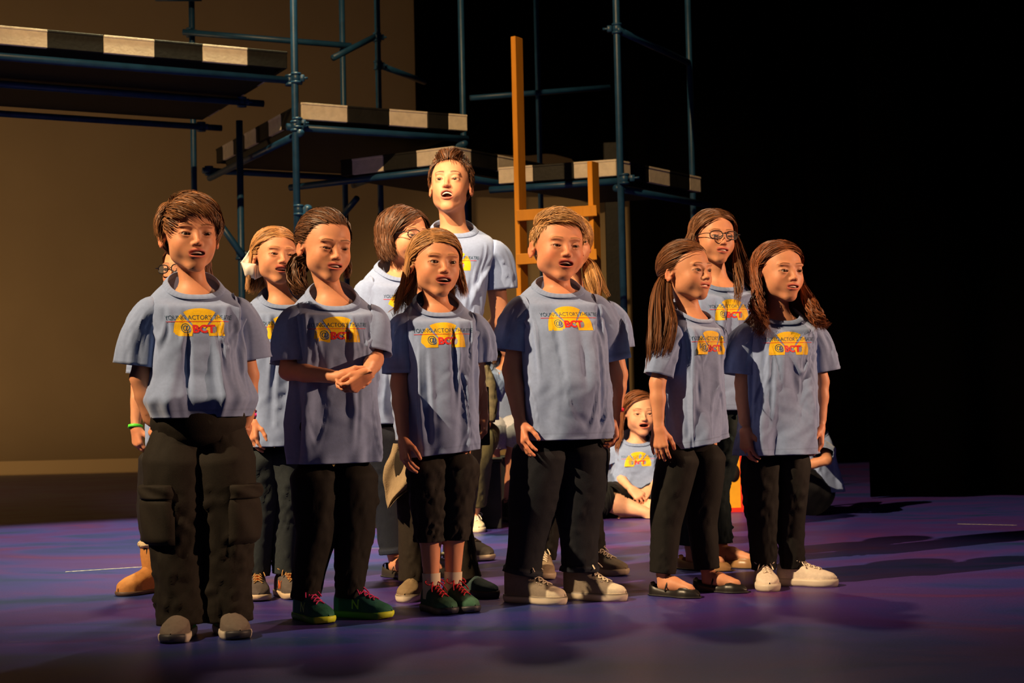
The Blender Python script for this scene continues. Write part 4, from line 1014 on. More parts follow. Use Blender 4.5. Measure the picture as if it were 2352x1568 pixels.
def h_man(rng, L, toL, toP):
    P = short(rng, 7500, lambda a, az, el: np.where((el > 38)[:, None], np.stack([-0.35+0*az, 0.7+0*az, 0.25+0*az], 1), np.stack([0*az, 0.35+0*az, -1+0*az], 1)), lambda a, az, el: np.where(el > 38, 0.42, 0.20), lift=lambda a, az, el: np.where(el > 38, 0.016, 0.006), M=8, th=0.006, frz=0.18)
    P2 = short(rng, 2600, lambda a, az, el: np.stack([0.35*np.sin(az/9)+0*az, 0.8+0*az, 0.5+0*az], 1), 0.40, M=8, lift=0.018, th=0.008, frz=0.18, keep=lambda az, el: (abs(az) < 40) & (el < 68))
    return [(P, 0.00085), (P2, 0.0009)]
blkp = mat('black_paint', (0.004, 0.0038, 0.0035), 0.6, noise=0.5, nscale=12, bump=0.3, bscale=40)
# ------------------------------------------------------------------ stage floor, cyclorama, drapes
def floor_material():
    m = bpy.data.materials.new('painted_stage_floor'); m.use_nodes = True; nt = m.node_tree; b = nt.nodes['Principled BSDF']; N = nt.nodes.new; Lk = nt.links.new
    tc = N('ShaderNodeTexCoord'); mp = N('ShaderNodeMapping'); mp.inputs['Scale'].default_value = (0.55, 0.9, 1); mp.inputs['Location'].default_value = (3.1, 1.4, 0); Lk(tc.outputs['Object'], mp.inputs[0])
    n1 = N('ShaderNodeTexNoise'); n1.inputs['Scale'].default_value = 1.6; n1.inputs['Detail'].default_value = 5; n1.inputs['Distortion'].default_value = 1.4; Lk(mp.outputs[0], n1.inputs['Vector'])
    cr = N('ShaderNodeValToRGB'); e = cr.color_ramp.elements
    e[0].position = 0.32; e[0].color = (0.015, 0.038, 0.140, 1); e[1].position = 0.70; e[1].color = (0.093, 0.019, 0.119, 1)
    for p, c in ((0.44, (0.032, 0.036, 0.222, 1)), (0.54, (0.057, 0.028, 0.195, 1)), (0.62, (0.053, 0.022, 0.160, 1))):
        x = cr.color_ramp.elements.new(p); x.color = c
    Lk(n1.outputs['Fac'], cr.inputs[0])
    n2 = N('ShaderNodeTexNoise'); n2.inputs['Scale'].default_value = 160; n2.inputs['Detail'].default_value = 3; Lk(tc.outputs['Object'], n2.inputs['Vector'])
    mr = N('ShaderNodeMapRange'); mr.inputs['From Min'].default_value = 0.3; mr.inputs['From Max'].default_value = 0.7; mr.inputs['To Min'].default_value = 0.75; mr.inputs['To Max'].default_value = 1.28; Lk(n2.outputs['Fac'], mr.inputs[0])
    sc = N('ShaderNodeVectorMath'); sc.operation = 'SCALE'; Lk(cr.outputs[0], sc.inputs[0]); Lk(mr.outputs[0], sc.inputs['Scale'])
    # scuffs
    mp2 = N('ShaderNodeMapping'); mp2.inputs['Scale'].default_value = (2.5, 22, 1); mp2.inputs['Rotation'].default_value = (0, 0, 0.08); Lk(tc.outputs['Object'], mp2.inputs[0])
    n3 = N('ShaderNodeTexNoise'); n3.inputs['Scale'].default_value = 3.0; n3.inputs['Detail'].default_value = 6; Lk(mp2.outputs[0], n3.inputs['Vector'])
    r3 = N('ShaderNodeMapRange'); r3.inputs['From Min'].default_value = 0.69; r3.inputs['From Max'].default_value = 0.74; Lk(n3.outputs['Fac'], r3.inputs[0])
    mx = N('ShaderNodeMix'); mx.data_type = 'RGBA'; mx.inputs['B'].default_value = (0.22, 0.20, 0.26, 1); ml = N('ShaderNodeMath'); ml.operation = 'MULTIPLY'; ml.inputs[1].default_value = 0.5; Lk(r3.outputs[0], ml.inputs[0]); Lk(ml.outputs[0], mx.inputs['Factor']); Lk(sc.outputs[0], mx.inputs['A'])
    Lk(mx.outputs['Result'], b.inputs['Base Color'])
    b.inputs['Roughness'].default_value = 0.38; b.inputs['Specular IOR Level'].default_value = 0.35
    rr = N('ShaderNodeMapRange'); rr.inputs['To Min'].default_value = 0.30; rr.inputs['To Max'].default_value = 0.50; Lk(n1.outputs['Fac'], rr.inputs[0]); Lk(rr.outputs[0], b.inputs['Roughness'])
    bp = N('ShaderNodeBump'); bp.inputs['Strength'].default_value = 0.12; bp.inputs['Distance'].default_value = 0.003; Lk(n2.outputs['Fac'], bp.inputs['Height']); Lk(bp.outputs[0], b.inputs['Normal'])
    return m
o = mk('floor', [[-12, 2.2, 0], [10, 2.2, 0], [10, 19, 0], [-12, 19, 0], [-12, 2.2, -0.3], [10, 2.2, -0.3], [10, 19, -0.3], [-12, 19, -0.3]], [np.array([[0, 1, 2, 3], [7, 6, 5, 4], [0, 4, 5, 1], [1, 5, 6, 2], [2, 6, 7, 3], [3, 7, 4, 0]])], floor_material(), smooth=False)
tag(o, kind='structure')
cyc = mat('cyclorama_cloth', (0.36, 0.265, 0.155), 0.95, noise=0.05, nscale=1.2, bump=0.15, bscale=350)
# the cloth hangs across the back; slightly slack
def sheet(name, x0, x1, z0, z1, Y0, Y1, m, waves, amp, thick=0.02, zf=None, seed=0, kind='structure', label=None, cat=None):
    n = max(12, int(abs(x1-x0)*waves*10)); u = np.linspace(0, 1, n); r = random.Random(seed); ph = [r.uniform(0, 6) for _ in range(3)]
    L_ = math.hypot(x1-x0, Y1-Y0)
    d = amp*(np.sin(u*L_*waves*6.28+ph[0]+1.5*np.sin(u*L_*2+ph[1]))+0.4*np.sin(u*L_*waves*11+ph[2])); nn = np.array([-(Y1-Y0), x1-x0])/L_
    zz = np.linspace(0, 1, 8); P = []
    for t in zz:
        zb = z0 if zf is None else zf(u); z = zb+(z1-zb)*t; P.append(np.stack([x0+(x1-x0)*u+nn[0]*d, Y0+(Y1-Y0)*u+nn[1]*d, z+0*u], 1))
    V = np.concatenate(P); V2 = V+np.array([nn[0], nn[1], 0])*thick; k_ = len(V)
    F = gridF(8, n, False); e = np.arange(n-1); o = mk(name, np.concatenate([V, V2]), np.concatenate([F[:, ::-1], F+k_, np.stack([e, e+1, e+1+k_, e+k_], 1)]), m)
    if kind: tag(o, kind=kind)
    if label: tag(o, label, cat)
    return o
sheet('wall_back', -11, 3.2, 0.10, 8.0, 17.3, 17.75, cyc, 0.15, 0.02)
pz = mat('cyc_hem', (0.55, 0.40, 0.22), 0.9, bump=0.1, bscale=200)
sheet('baseboard_back', -11, 3.2, 0.0, 0.16, 17.22, 17.67, pz, 0.15, 0.004)
blk = mat('black_velour', (0.0012, 0.0011, 0.001), 1.0, spec=0.0, bump=0.3, bscale=200)
x9 = PX(954, 200, 16.6)[0]; zb = PX(1200, 362, 16.6)[2]
rj = random.Random(5); kx = [rj.uniform(-1, 1) for _ in range(12)]
sheet('border_drape', x9, 2.2, zb, 8.0, 16.6, 16.6, blk, 1.1, 0.05, zf=lambda u: zb+0.05*np.interp(u, np.linspace(0, 1, 12), kx)-0.10*(u > 0.55), kind=None, label='black drape hanging down over the back cloth with an uneven lower edge, upper right', cat='curtain')
for i, (xa, ya, xb, yb) in enumerate([(PX(1452, 700, 15.6)[0], 15.6, 4.6, 15.6), (4.2, 13.2, 7.5, 13.2), (2.35, 10.15, 5.2, 9.9), (3.7, 8.6, 9.5, 8.6)]):
    sheet('side_drape', xa, xb, 0.01, 8.0, ya, yb, blk, 1.4, 0.06, seed=i, kind=None, label=['tall black drape behind the right scaffold pole', 'black drape masking the wing, far back at the right', 'black drape at the right edge of the lit floor', 'nearest black drape at the far right side of the stage'][i], cat='curtain')
sheet('wall_right', 9.6, 9.6001, 0, 8, 2.2, 18, blk, 0.2, 0.0); sheet('wall_left', -11.5, -11.5001, 0, 8, 18, 2.2, blk, 0.2, 0.0)
# tall black flats between the decks and the back cloth (seen as dark gaps)
for i, (xa, xb, ya, zt_) in enumerate([(1395, 1432, 13.0, 2.9)]):
    a, b_ = PX(xa, 700, ya)[0], PX(xb, 700, ya)[0]; V, F = bevbox(((a+b_)/2, ya, zt_/2), ((b_-a)/2, 0.03, zt_/2), 0.004); tag(mk('black_flat', V, F, blkp, None, smooth=False), 'narrow black flat standing left of the right scaffold pole', 'panel')
# spike tape on the floor
tm = mat('tape', (0.55, 0.55, 0.45), 0.6, noise=0.3, nscale=40)
for i, (pa, pb, w_, lab) in enumerate([((150, 1313), (335, 1301), 0.010, 'pale strip of tape on the purple floor left of the tan boots'), ((700, 1262), (1010, 1256), 0.004, 'thin pale chalk line on the floor behind the green running shoes'), ((2200, 1203), (2335, 1206), 0.010, 'faint tape mark on the dark floor at the far right')]):
    a, b_ = GROUND(*pa), GROUND(*pb); d = nrm(b_-a); n_ = np.array([-d[1], d[0], 0])*w_; t = np.linspace(0, 1, 30)[:, None]; c = a*(1-t)+b_*t
    wob = (0.75+0.25*np.sin(np.arange(30)*2.3+i))[:, None]
    V = np.concatenate([c+n_*wob+[0, 0, 0.0006], c-n_*wob+[0, 0, 0.0006], c+n_*wob, c-n_*wob]); g = gridF(2, 30, False)
    o = mk('floor_tape', V, [g[:, ::-1]], tm, None, smooth=False); tag(o, lab, 'tape')
# ------------------------------------------------------------------ the cast
BROWN, DKBROWN, BLOND, AUBURN = (0.125, 0.050, 0.020), (0.065, 0.026, 0.012), (0.30, 0.155, 0.055), (0.16, 0.055, 0.020)
BLACKC = (0.0065, 0.006, 0.006)
black_legs = dict(col=BLACKC, r=[0.080, 0.066, 0.052, 0.048, 0.042], m='black')

# boy with swept brown hair, hands in the pockets of his cargo trousers
human(11, 455, 1457, 'boy in dark brown cargo trousers, hands in pockets, leftmost in the front row', (437, 543), 24, (446, 652), (455, 948), hs=1.10, k=1.06, tyaw=20, lyaw=12, hpitch=0,
      face=dict(op=0.55, eo=0.72, chub=0.15), haircol=(0.15, 0.062, 0.024), gaze=(0.15, -0.25),
      tee=dict(hempx=958, blouse=True, ah=0.150, ac=0.125, sh=0.140, bc=0.098, bh=0.115, sr1=0.058, drape=0.008, amp=0.009),
      slv=dict(L=(303, 838), R=(580, 826)), el=dict(L=(322, 868, 0.02), R=(572, 862, 0.03)), wr=dict(L=(352, 985, 0.045), R=(566, 975, 0.02)),
      hands=dict(L=dict(to=(385, 1050, 0.03), curl=0.25), R=dict(to=(556, 1040, 0.13), curl=0.25)),
      kn=dict(L=(408, 1195), R=(518, 1195)), an=dict(L=(420, 1400), R=(520, 1400)),
      legs=dict(col=(0.014, 0.011, 0.008), r=[0.098, 0.090, 0.080, 0.074, 0.076], waist=0.130, waistb=0.100, crotch=0.09, up=0.065, over=0.035, cargo=True, wrinkle=1.6, m='cargo'),
      shoes=dict(L=dict(kind='sneaker', yaw=0, L=0.215, c=dict(up=(0.16, 0.13, 0.11), sole=(0.62, 0.55, 0.45), lace=None, acc=0.34, accent=(0.05, 0.60, 0.05), sole2=(0.03, 0.03, 0.04))),
                 R=dict(kind='sneaker', yaw=24, L=0.215, c=dict(up=(0.16, 0.13, 0.11), sole=(0.62, 0.55, 0.45), lace=None, acc=0.34, accent=(0.05, 0.60, 0.05), sole2=(0.03, 0.03, 0.04)))),
      hair=h_boy, fine=NF)

# girl with clasped hands, bright green running shoes
def h_g2(rng, L, toL, toP):
    tie = (-0.35, 0.80, 0.05)
    tp = px2h(L, toL, [(705, 590, 0.07), (690, 600, 0.09), (680, 628, 0.08), (688, 660, 0.05), (700, 680, 0.03)])
    return [(cap_to(rng, 7980, tie, th=0.010, jit=0.12, wav=0.0015), 0.00078), (tail(rng, 1710, tp, [0.014, 0.030, 0.032, 0.022, 0.012], curl=0.010, cf=14), 0.00094),
            (tail(rng, 304, px2h(L, toL, [(792, 560, 0.03), (800, 610, 0.03), (796, 640, 0.02)]), [0.006, 0.010, 0.010], curl=0.004), 0.0009)]
g2s = dict(up=(0.012, 0.10, 0.085), sole=(0.10, 0.32, 0.05), lace=(0.60, 0.03, 0.17), toe=(0.02, 0.12, 0.08), accent=(0.03, 0.22, 0.18), sole2=(0.62, 0.75, 0.04), logo=((0.25, 0.55, 0.06), 'N', (-1, 1)))
human(12, 775, 1418, 'girl clasping her hands, in teal and lime running shoes with pink laces', (748, 568), 29, (765, 676), (765, 1055), hs=1.08, k=1.03, tyaw=16, lyaw=14, hpitch=-7, hroll=2,
      face=dict(op=0.38, eo=0.5, smile=0.2, chub=0.25), haircol=(0.095, 0.040, 0.018), gaze=(0.1, -0.45),
      tee=dict(hempx=1062, ac=0.134, ah=0.132, bc=0.098, bh=0.098, sr1=0.058, drape=0.014, tilt=0.036),
      slv=dict(L=(668, 834, -0.02), R=(855, 812, -0.05)), el=dict(L=(662, 852, -0.03), R=(860, 826, -0.06)), wr=dict(L=(778, 866, -0.135), R=(846, 856, -0.24)),
      hands=dict(L=dict(to=(850, 882, -0.19), pn=(0.1, 0.75, 0.5), curl=0.55, thumb=0.1, pinch=0.5), R=dict(to=(800, 898, -0.21), pn=(-0.35, 0.6, 0.9), curl=0.62, thumb=0.1, pinch=0.8)),
      kn=dict(L=(728, 1205), R=(812, 1205)), an=dict(L=(702, 1375), R=(803, 1370)),
      legs=dict(black_legs, r=[0.084, 0.072, 0.060, 0.052, 0.044], col=(0.007, 0.006, 0.005)),
      shoes=dict(L=dict(kind='runner', yaw=34, L=0.21, c=g2s), R=dict(kind='runner', yaw=62, L=0.21, c=g2s)), hair=h_g2, fine=NF)

# front girl with half-tied light brown hair
def h_g3(rng, L, toL, toP):
    A = loose(rng, 8170, hl=-9, part=-0.3, L=(0.17, 0.11), minaz=82, endel=-8, th=0.009, curl=0.003, spreadv=0.02, flare=0.30, fwd=(0.02, 0.05))
    tp = px2h(L, toL, [(960, 600, 0.03), (945, 640, 0.02), (922, 672, 0.0), (905, 696, -0.01)])
    return [(A, 0.00078), (tail(rng, 798, tp, [0.012, 0.018, 0.018, 0.010], curl=0.004, cf=8), 0.00086)]
g3s = dict(up=(0.02, 0.075, 0.045), sole=(0.10, 0.085, 0.08), lace=(0.55, 0.015, 0.035), toe=(0.03, 0.10, 0.06), accent=(0.02, 0.05, 0.045), sole2=(0.02, 0.02, 0.03))
human(13, 1022, 1400, 'girl in black capri leggings, white ankle socks and running shoes with red laces', (1000, 607), 21, (1006, 694), (1018, 1040), hs=1.09, k=0.98, tyaw=14, lyaw=12, hroll=2,
      face=dict(op=0.6, eo=0.85, smile=0.6, chub=0.2, hl=-9), haircol=(0.34, 0.165, 0.060), gaze=(0.1, 0.1),
      tee=dict(hempx=1040, ac=0.120, ah=0.112, sh=0.135, bc=0.098, bh=0.090, sr1=0.054, drape=0.011, tilt=0.034, hemtilt=0.012),
      slv=dict(L=(914, 858), R=(1112, 832)), el=dict(L=(916, 882), R=(1096, 868, 0.05)), wr=dict(L=(927, 1008, -0.04), R=(1074, 960, 0.09)),
      hands=dict(L=dict(curl=0.3), R=dict(curl=0.3)),
      kn=dict(L=(985, 1170), R=(1045, 1165)), an=dict(L=(992, 1360), R=(1040, 1358)), legf=0.92,
      legs=dict(col=(0.013, 0.011, 0.010), r=[0.078, 0.066, 0.056, 0.052, 0.052], end=0.40, over=0, wrinkle=1.5, m='black', waist=0.108, name='capri_leggings'),
      socks=dict(L=dict(top=0.055, col=(0.62, 0.55, 0.42), r=0.030), R=dict(top=0.055, col=(0.62, 0.55, 0.42), r=0.030)),
      shoes=dict(L=dict(kind='runner', yaw=30, L=0.20, c=g3s), R=dict(kind='runner', yaw=32, L=0.20, c=g3s)), hair=h_g3, fine=NF)

# blond boy, grey high tops
b4s = dict(up=(0.20, 0.165, 0.13), sole=(0.60, 0.52, 0.40), lace=(0.66, 0.58, 0.44), toe=(0.62, 0.55, 0.42), stripe=(0.05, 0.04, 0.04))
human(14, 1282, 1378, 'heavyset blond boy in rolled dark jeans and grey canvas high tops', (1281, 570), 17, (1283, 656), (1300, 1000), hs=1.13, k=1.04, tyaw=14, lyaw=18, hroll=3, fat=1.35,
      face=dict(op=0.65, eo=0.6, smile=0.3, chub=0.85, wide=1.05, flush=0.9, hl=-6), haircol=(0.36, 0.19, 0.075), gaze=(0.1, 0.0), skin=(0.62, 0.265, 0.15),
      tee=dict(hempx=1008, sh=0.150, ac=0.142, ah=0.146, bc=0.115, bh=0.130, belly=0.030, sr0=0.062, sr1=0.066, drape=0.009, tilt=0.026, amp=0.008),
      slv=dict(L=(1172, 806), R=(1408, 830)), el=dict(L=(1176, 850), R=(1408, 862)), wr=dict(L=(1194, 968, -0.06), R=(1412, 958, -0.03)), armf=1.12,
      hands=dict(L=dict(curl=0.22, spread=0.16), R=dict(curl=0.5)),
      kn=dict(L=(1222, 1175), R=(1330, 1175)), an=dict(L=(1196, 1330), R=(1332, 1322)), legf=1.1,
      legs=dict(col=(0.006, 0.008, 0.014), r=[0.098, 0.086, 0.070, 0.062, 0.058], waist=0.135, waistb=0.12, cuff=True, over=-0.02, m='denim'),
      shoes=dict(L=dict(kind='hightop', yaw=58, L=0.225, c=b4s), R=dict(kind='hightop', yaw=60, L=0.225, c=b4s)), hair=h_blond_boy, fine=NF)

# ponytail girl, black ballet flats
def h_g5(rng, L, toL, toP):
    tp = px2h(L, toL, [(1527, 628, 0.02), (1514, 665, -0.02), (1512, 725, -0.07), (1508, 790, -0.12), (1494, 850, -0.12)])
    tp2 = px2h(L, toL, [(1535, 630, 0.02), (1535, 690, -0.05), (1542, 740, -0.11), (1528, 800, -0.13), (1505, 840, -0.12)])
    return [(cap_to(rng, 7220, nrm(toL(L((1529, 628, 0.02)))-SC), th=0.008, jit=0.05), 0.00078), (tail(rng, 2090, tp, [0.010, 0.022, 0.036, 0.036, 0.012], curl=0.005, cf=9, lens=(0.75, 1.05), M=18), 0.00086),
            (tail(rng, 950, tp2, [0.010, 0.016, 0.022, 0.024, 0.008], curl=0.006, cf=9, M=18), 0.00078)]
def x_g5(body, sp, L, toP, toL, T):
    c = L((1529, 628, 0.02)); V, F = tube(c+np.stack([0.013*np.cos(np.arange(14)*np.pi/6), 0.013*np.sin(np.arange(14)*np.pi/6), 0.004*np.cos(np.arange(14)*np.pi/6)], 1), 0.004, None, 8, ref=(0, 0, 1)); mk('hair_elastic', V, F, mat('elastic', (0.01, 0.01, 0.012), 0.8), body)
human(15, 1585, 1362, 'girl with long brown side ponytail over her shoulder, in black ballet flats', (1577, 626), 41, (1592, 716), (1600, 1018), hs=1.02, k=0.97, tyaw=42, lyaw=42, hpitch=2,
      face=dict(op=0.22, eo=0.85, smile=0.5, chub=0.2), haircol=(0.135, 0.052, 0.020), gaze=(0.1, 0.05),
      tee=dict(hempx=1016, ac=0.112, ah=0.116, bc=0.088, bh=0.092, sh=0.120, sr0=0.048, sr1=0.054, drape=0.013, hemtilt=0.02, tilt=0.026),
      slv=dict(L=(1510, 862), R=(1622, 858, -0.04)), el=dict(L=(1510, 880), R=(1624, 880, -0.04)), wr=dict(L=(1512, 980, -0.02), R=(1626, 980, -0.04)),
      hands=dict(L=dict(curl=0.28, pn=(0.45, 1, 0)), R=dict(curl=0.3)),
      kn=dict(L=(1532, 1180), R=(1612, 1178)), an=dict(L=(1522, 1330), R=(1624, 1325)), legf=0.9,
      legs=dict(black_legs, r=[0.078, 0.066, 0.056, 0.052, 0.046], over=-0.01, wrinkle=0.8, waist=0.105),
      shoes=dict(L=dict(kind='flat', yaw=50, L=0.21, c=dict(up=(0.012, 0.011, 0.011), sole=(0.02, 0.02, 0.02))), R=dict(kind='flat', yaw=58, L=0.21, c=dict(up=(0.012, 0.011, 0.011), sole=(0.02, 0.02, 0.02)))),
      hair=h_g5, extra=x_g5, fine=NF)

# curly haired girl, white canvas shoes
def h_g6(rng, L, toL, toP):
    A = loose(rng, 6840, part=-0.12, L=(0.24, 0.22), minaz=80, endel=-6, th=0.012, curl=0.016, curlf=18, M=26, spreadv=0.01, fwd=(0.30, 0.25), flare=0.0)
    tp = px2h(L, toL, [(1845, 660, 0.0), (1862, 700, -0.05), (1880, 735, -0.07), (1902, 752, -0.07)])
    tq = px2h(L, toL, [(1745, 660, -0.03), (1738, 700, -0.08), (1742, 750, -0.10)])
    return [(A, 0.00086), (tail(rng, 798, tp, [0.014, 0.026, 0.024, 0.010], curl=0.012, cf=20, M=26), 0.00086), (tail(rng, 798, tq, [0.014, 0.026, 0.018], curl=0.012, cf=20, M=26), 0.00086)]
g6s = dict(up=(0.68, 0.58, 0.48), sole=(0.60, 0.52, 0.42), lace=(0.72, 0.62, 0.50))
human(16, 1795, 1345, 'girl with long loose curly auburn hair and white canvas shoes, rightmost in front row', (1790, 626), 22, (1790, 716), (1785, 1045), hs=1.07, k=1.02, tyaw=14, lyaw=10, hpitch=0,
      face=dict(op=0.38, eo=0.72, chub=0.1), haircol=(0.17, 0.052, 0.018), gaze=(0.1, 0), skin=(0.60, 0.27, 0.155),
      tee=dict(hempx=1043, ac=0.126, ah=0.146, bc=0.098, bh=0.105, sr1=0.058, drape=0.016, tilt=0.03, hemtilt=0.0),
      slv=dict(L=(1692, 860), R=(1896, 852)), el=dict(L=(1706, 880), R=(1886, 876)), wr=dict(L=(1712, 985), R=(1884, 978)),
      hands=dict(L=dict(curl=0.32), R=dict(curl=0.4)),
      kn=dict(L=(1750, 1180), R=(1815, 1178)), an=dict(L=(1754, 1315), R=(1820, 1310)),
      legs=dict(black_legs, r=[0.072, 0.062, 0.052, 0.046, 0.042], wrinkle=1.2), legf=0.86,
      shoes=dict(L=dict(kind='canvas', yaw=-2, L=0.21, c=g6s), R=dict(kind='canvas', yaw=64, L=0.215, c=g6s)), hair=h_g6, fine=NF)

# girl with the white bow
def h_g7(rng, L, toL, toP):
    A = loose(rng, 7220, hl=-8, part=0.0, L=(0.13, 0.12), minaz=88, endel=-6, th=0.008, curl=0.004, spreadv=0.01, flare=0.1)
    tp = px2h(L, toL, [(604, 610, 0.05), (592, 640, 0.04), (572, 672, 0.02)])
    s1 = px2h(L, toL, [(637, 545, -0.09), (624, 580, -0.085), (618, 615, -0.06)])
    return [(A, 0.00078), (tail(rng, 608, tp, [0.012, 0.020, 0.012], curl=0.008, cf=12), 0.00086)]
def x_g7(body, sp, L, toP, toL, T):
    c = L((584, 612, 0.0)); b = Bag()
    def blade(p0, p1, p2, w, tw):
        m, n = 10, 7; path = spline([p0, p1, p2], m); T_ = nrm(np.gradient(path, axis=0)); a = nrm(np.cross(T_, [0.2, 1, 0.3])); v = np.linspace(-1, 1, n)
        wd = np.interp(np.linspace(0, 1, m), np.linspace(0, 1, len(w)), w); P = path[:, None]+a[:, None]*(wd[:, None, None]*v[None, :, None])+np.array([0, -1, 0])*(tw*(1-v**2))[None, :, None]*1.0
        V = P.reshape(-1, 3); V2 = V+np.array([0, 0.002, 0]); b.add(np.concatenate([V, V2]), [gridF(m, n, False), gridF(m, n, False)[:, ::-1]+m*n])
    def patch(q, bul, seed_, dyy=0.0):
        m = 12; u = np.linspace(0, 1, m)[:, None, None]; v = np.linspace(0, 1, m)[None, :, None]; A_, B_, C_, D_ = [L((x, y, dyy+dz)) for x, y, dz in q]
        P = A_*(1-u)*(1-v)+B_*(1-u)*v+C_*u*(1-v)+D_*u*v; bb = (np.sin(np.pi*u)*np.sin(np.pi*v))**0.6*bul+0.003*np.sin(9*v+seed_)*np.sin(5*u+seed_)
        P = P+np.array([0, -1, 0])*bb; V = P.reshape(-1, 3); V2 = V+np.array([0, 0.006, 0]); rim = np.concatenate([np.arange(m), np.arange(1, m)*m+m-1, np.arange(m-2, -1, -1)+(m-1)*m, np.arange(m-2, 0, -1)*m]); r2 = np.roll(rim, -1)
        b.add(np.concatenate([V, V2]), [gridF(m, m, False)[:, ::-1], gridF(m, m, False)+m*m, np.stack([rim, r2, r2+m*m, rim+m*m], 1)])
    patch([(577, 568, -0.01), (579, 570, 0.0), (552, 604, -0.035), (590, 612, -0.02)], 0.006, 0)
    patch([(553, 602, -0.03), (588, 606, -0.05), (563, 634, -0.03), (588, 641, -0.035)], 0.020, 2)
    patch([(582, 600, -0.03), (604, 598, -0.005), (584, 642, -0.03), (606, 632, -0.01)], 0.016, 4)
    patch([(566, 585, 0.01), (596, 590, 0.01), (560, 615, 0.012), (598, 625, 0.012)], 0.008, 5)
    V, F = tube(spline([c+np.array([0, -0.014, 0.012]), c+np.array([0.002, -0.022, 0]), c+np.array([0, -0.014, -0.012])], 6), [0.007, 0.009, 0.007], None, 10, caps=True); b.add(V, F)
    b.mk('hair_bow', mat('ribbon', (0.72, 0.66, 0.60), 0.5), body)
    j = sp['j']; d = nrm(j['wrL']-j['elL'])
    wristband(body, j['wrL']-d*0.012, d, 0.0225, (0.75, 0.04, 0.30), 0.006); wristband(body, j['wrL']-d*0.026, d, 0.024, (0.12, 0.02, 0.06), 0.003, 'beaded_bracelet')
    b = Bag(); r = random.Random(4)
    for i in range(6):
        p = j['wrL']+np.array([0.02, -0.005, 0.006]); V, F = tube(spline([p, p+np.array([0.02+0.004*i, 0, -0.006]), p+np.array([0.045+0.003*i, 0, -0.014-0.005*i])], 8), 0.0007, None, 5); b.add(V, F)
    b.mk('bracelet_tassel', mat('black_thread', (0.01, 0.01, 0.01), 0.8), body)
g7s = dict(up=(0.09, 0.075, 0.07), sole=(0.55, 0.42, 0.28), lace=(0.36, 0.20, 0.07), tongue=(0.75, 0.17, 0.02), toe=(0.08, 0.065, 0.06), accent=(0.30, 0.05, 0.20), logo=((0.85, 0.15, 0.02), 'N', (-1, 1)))
human(17, 630, 1368, 'girl with a large white bow in her hair, faded jeans and orange-marked trainers', (632, 590), 27, (650, 680), (630, 1020), hs=1.03, k=1.03, tyaw=18, lyaw=6, hpitch=2, hroll=3,
      face=dict(op=0.55, eo=0.5, smile=0.8, chub=0.2, hl=-8), haircol=(0.38, 0.18, 0.065), gaze=(0.1, -0.1),
      tee=dict(hempx=1024, ac=0.122, ah=0.125, bc=0.095, bh=0.10, sr1=0.054, drape=0.012),
      slv=dict(L=(578, 822), R=(722, 822)), el=dict(L=(592, 850), R=(722, 850)), wr=dict(L=(584, 962), R=(718, 962)),
      hands=dict(L=dict(curl=0.35), R=dict(curl=0.35)), kn=dict(L=(604, 1165), R=(662, 1165)), an=dict(L=(590, 1325), R=(654, 1322)),
      legs=dict(col=(0.022, 0.030, 0.036), r=[0.084, 0.070, 0.056, 0.050, 0.046], fade=1.2, over=-0.005, m='denim', wrinkle=1.3),
      shoes=dict(L=dict(kind='runner', yaw=12, L=0.215, c=g7s), R=dict(kind='runner', yaw=26, L=0.215, c=g7s)), hair=h_g7, extra=x_g7, fine=NF)

# child hidden behind the left boy: glasses, green wristband, tan boots
def x_8(body, sp, L, toP, toL, T):
    glasses(body, toP); j = sp['j']; d = nrm(j['wrL']-j['elL']); wristband(body, j['wrL']+d*0.002, d, 0.0225, (0.10, 0.75, 0.05), 0.006)
def h_8(rng, L, toL, toP): return [(loose(rng, 4180, part=0.0, L=0.10, minaz=80, th=0.010, curl=0.006), 0.00101)]
human(18, 388, 1358, 'child with lime wristband and tan fleece boots, hidden behind the boy in cargo trousers', (425, 622), -22, (415, 700), (412, 1015), hs=1.02, k=1.0, tyaw=-8, lyaw=-8,
      face=dict(op=0.3), haircol=(0.10, 0.035, 0.015), tee=dict(hempx=1028, ac=0.105, ah=0.112, sh=0.130, drape=0.010), slv=dict(L=(328, 860), R=(480, 860)), el=dict(L=(318, 885), R=(480, 885)), wr=dict(L=(311, 978, -0.04), R=(490, 990)),
      hands=dict(L=dict(to=(318, 1040, -0.02), curl=0.5, pn=(0.7, 0.6, 0)), R=dict(curl=0.3)), kn=dict(L=(352, 1180), R=(430, 1180)), an=dict(L=(354, 1300), R=(440, 1300)),
      legs=dict(black_legs, end=0.72, col=(0.012, 0.010, 0.010), name='leggings'), shoes=dict(L=dict(kind='boot', yaw=-38, L=0.225, c=dict(up=(0.46, 0.20, 0.055), sole=(0.10, 0.06, 0.04), lace=None)), R=dict(kind='boot', yaw=10, L=0.225, c=dict(up=(0.46, 0.20, 0.055), sole=(0.10, 0.06, 0.04), lace=None))),
      hair=h_8, extra=x_8, fine=1.3)

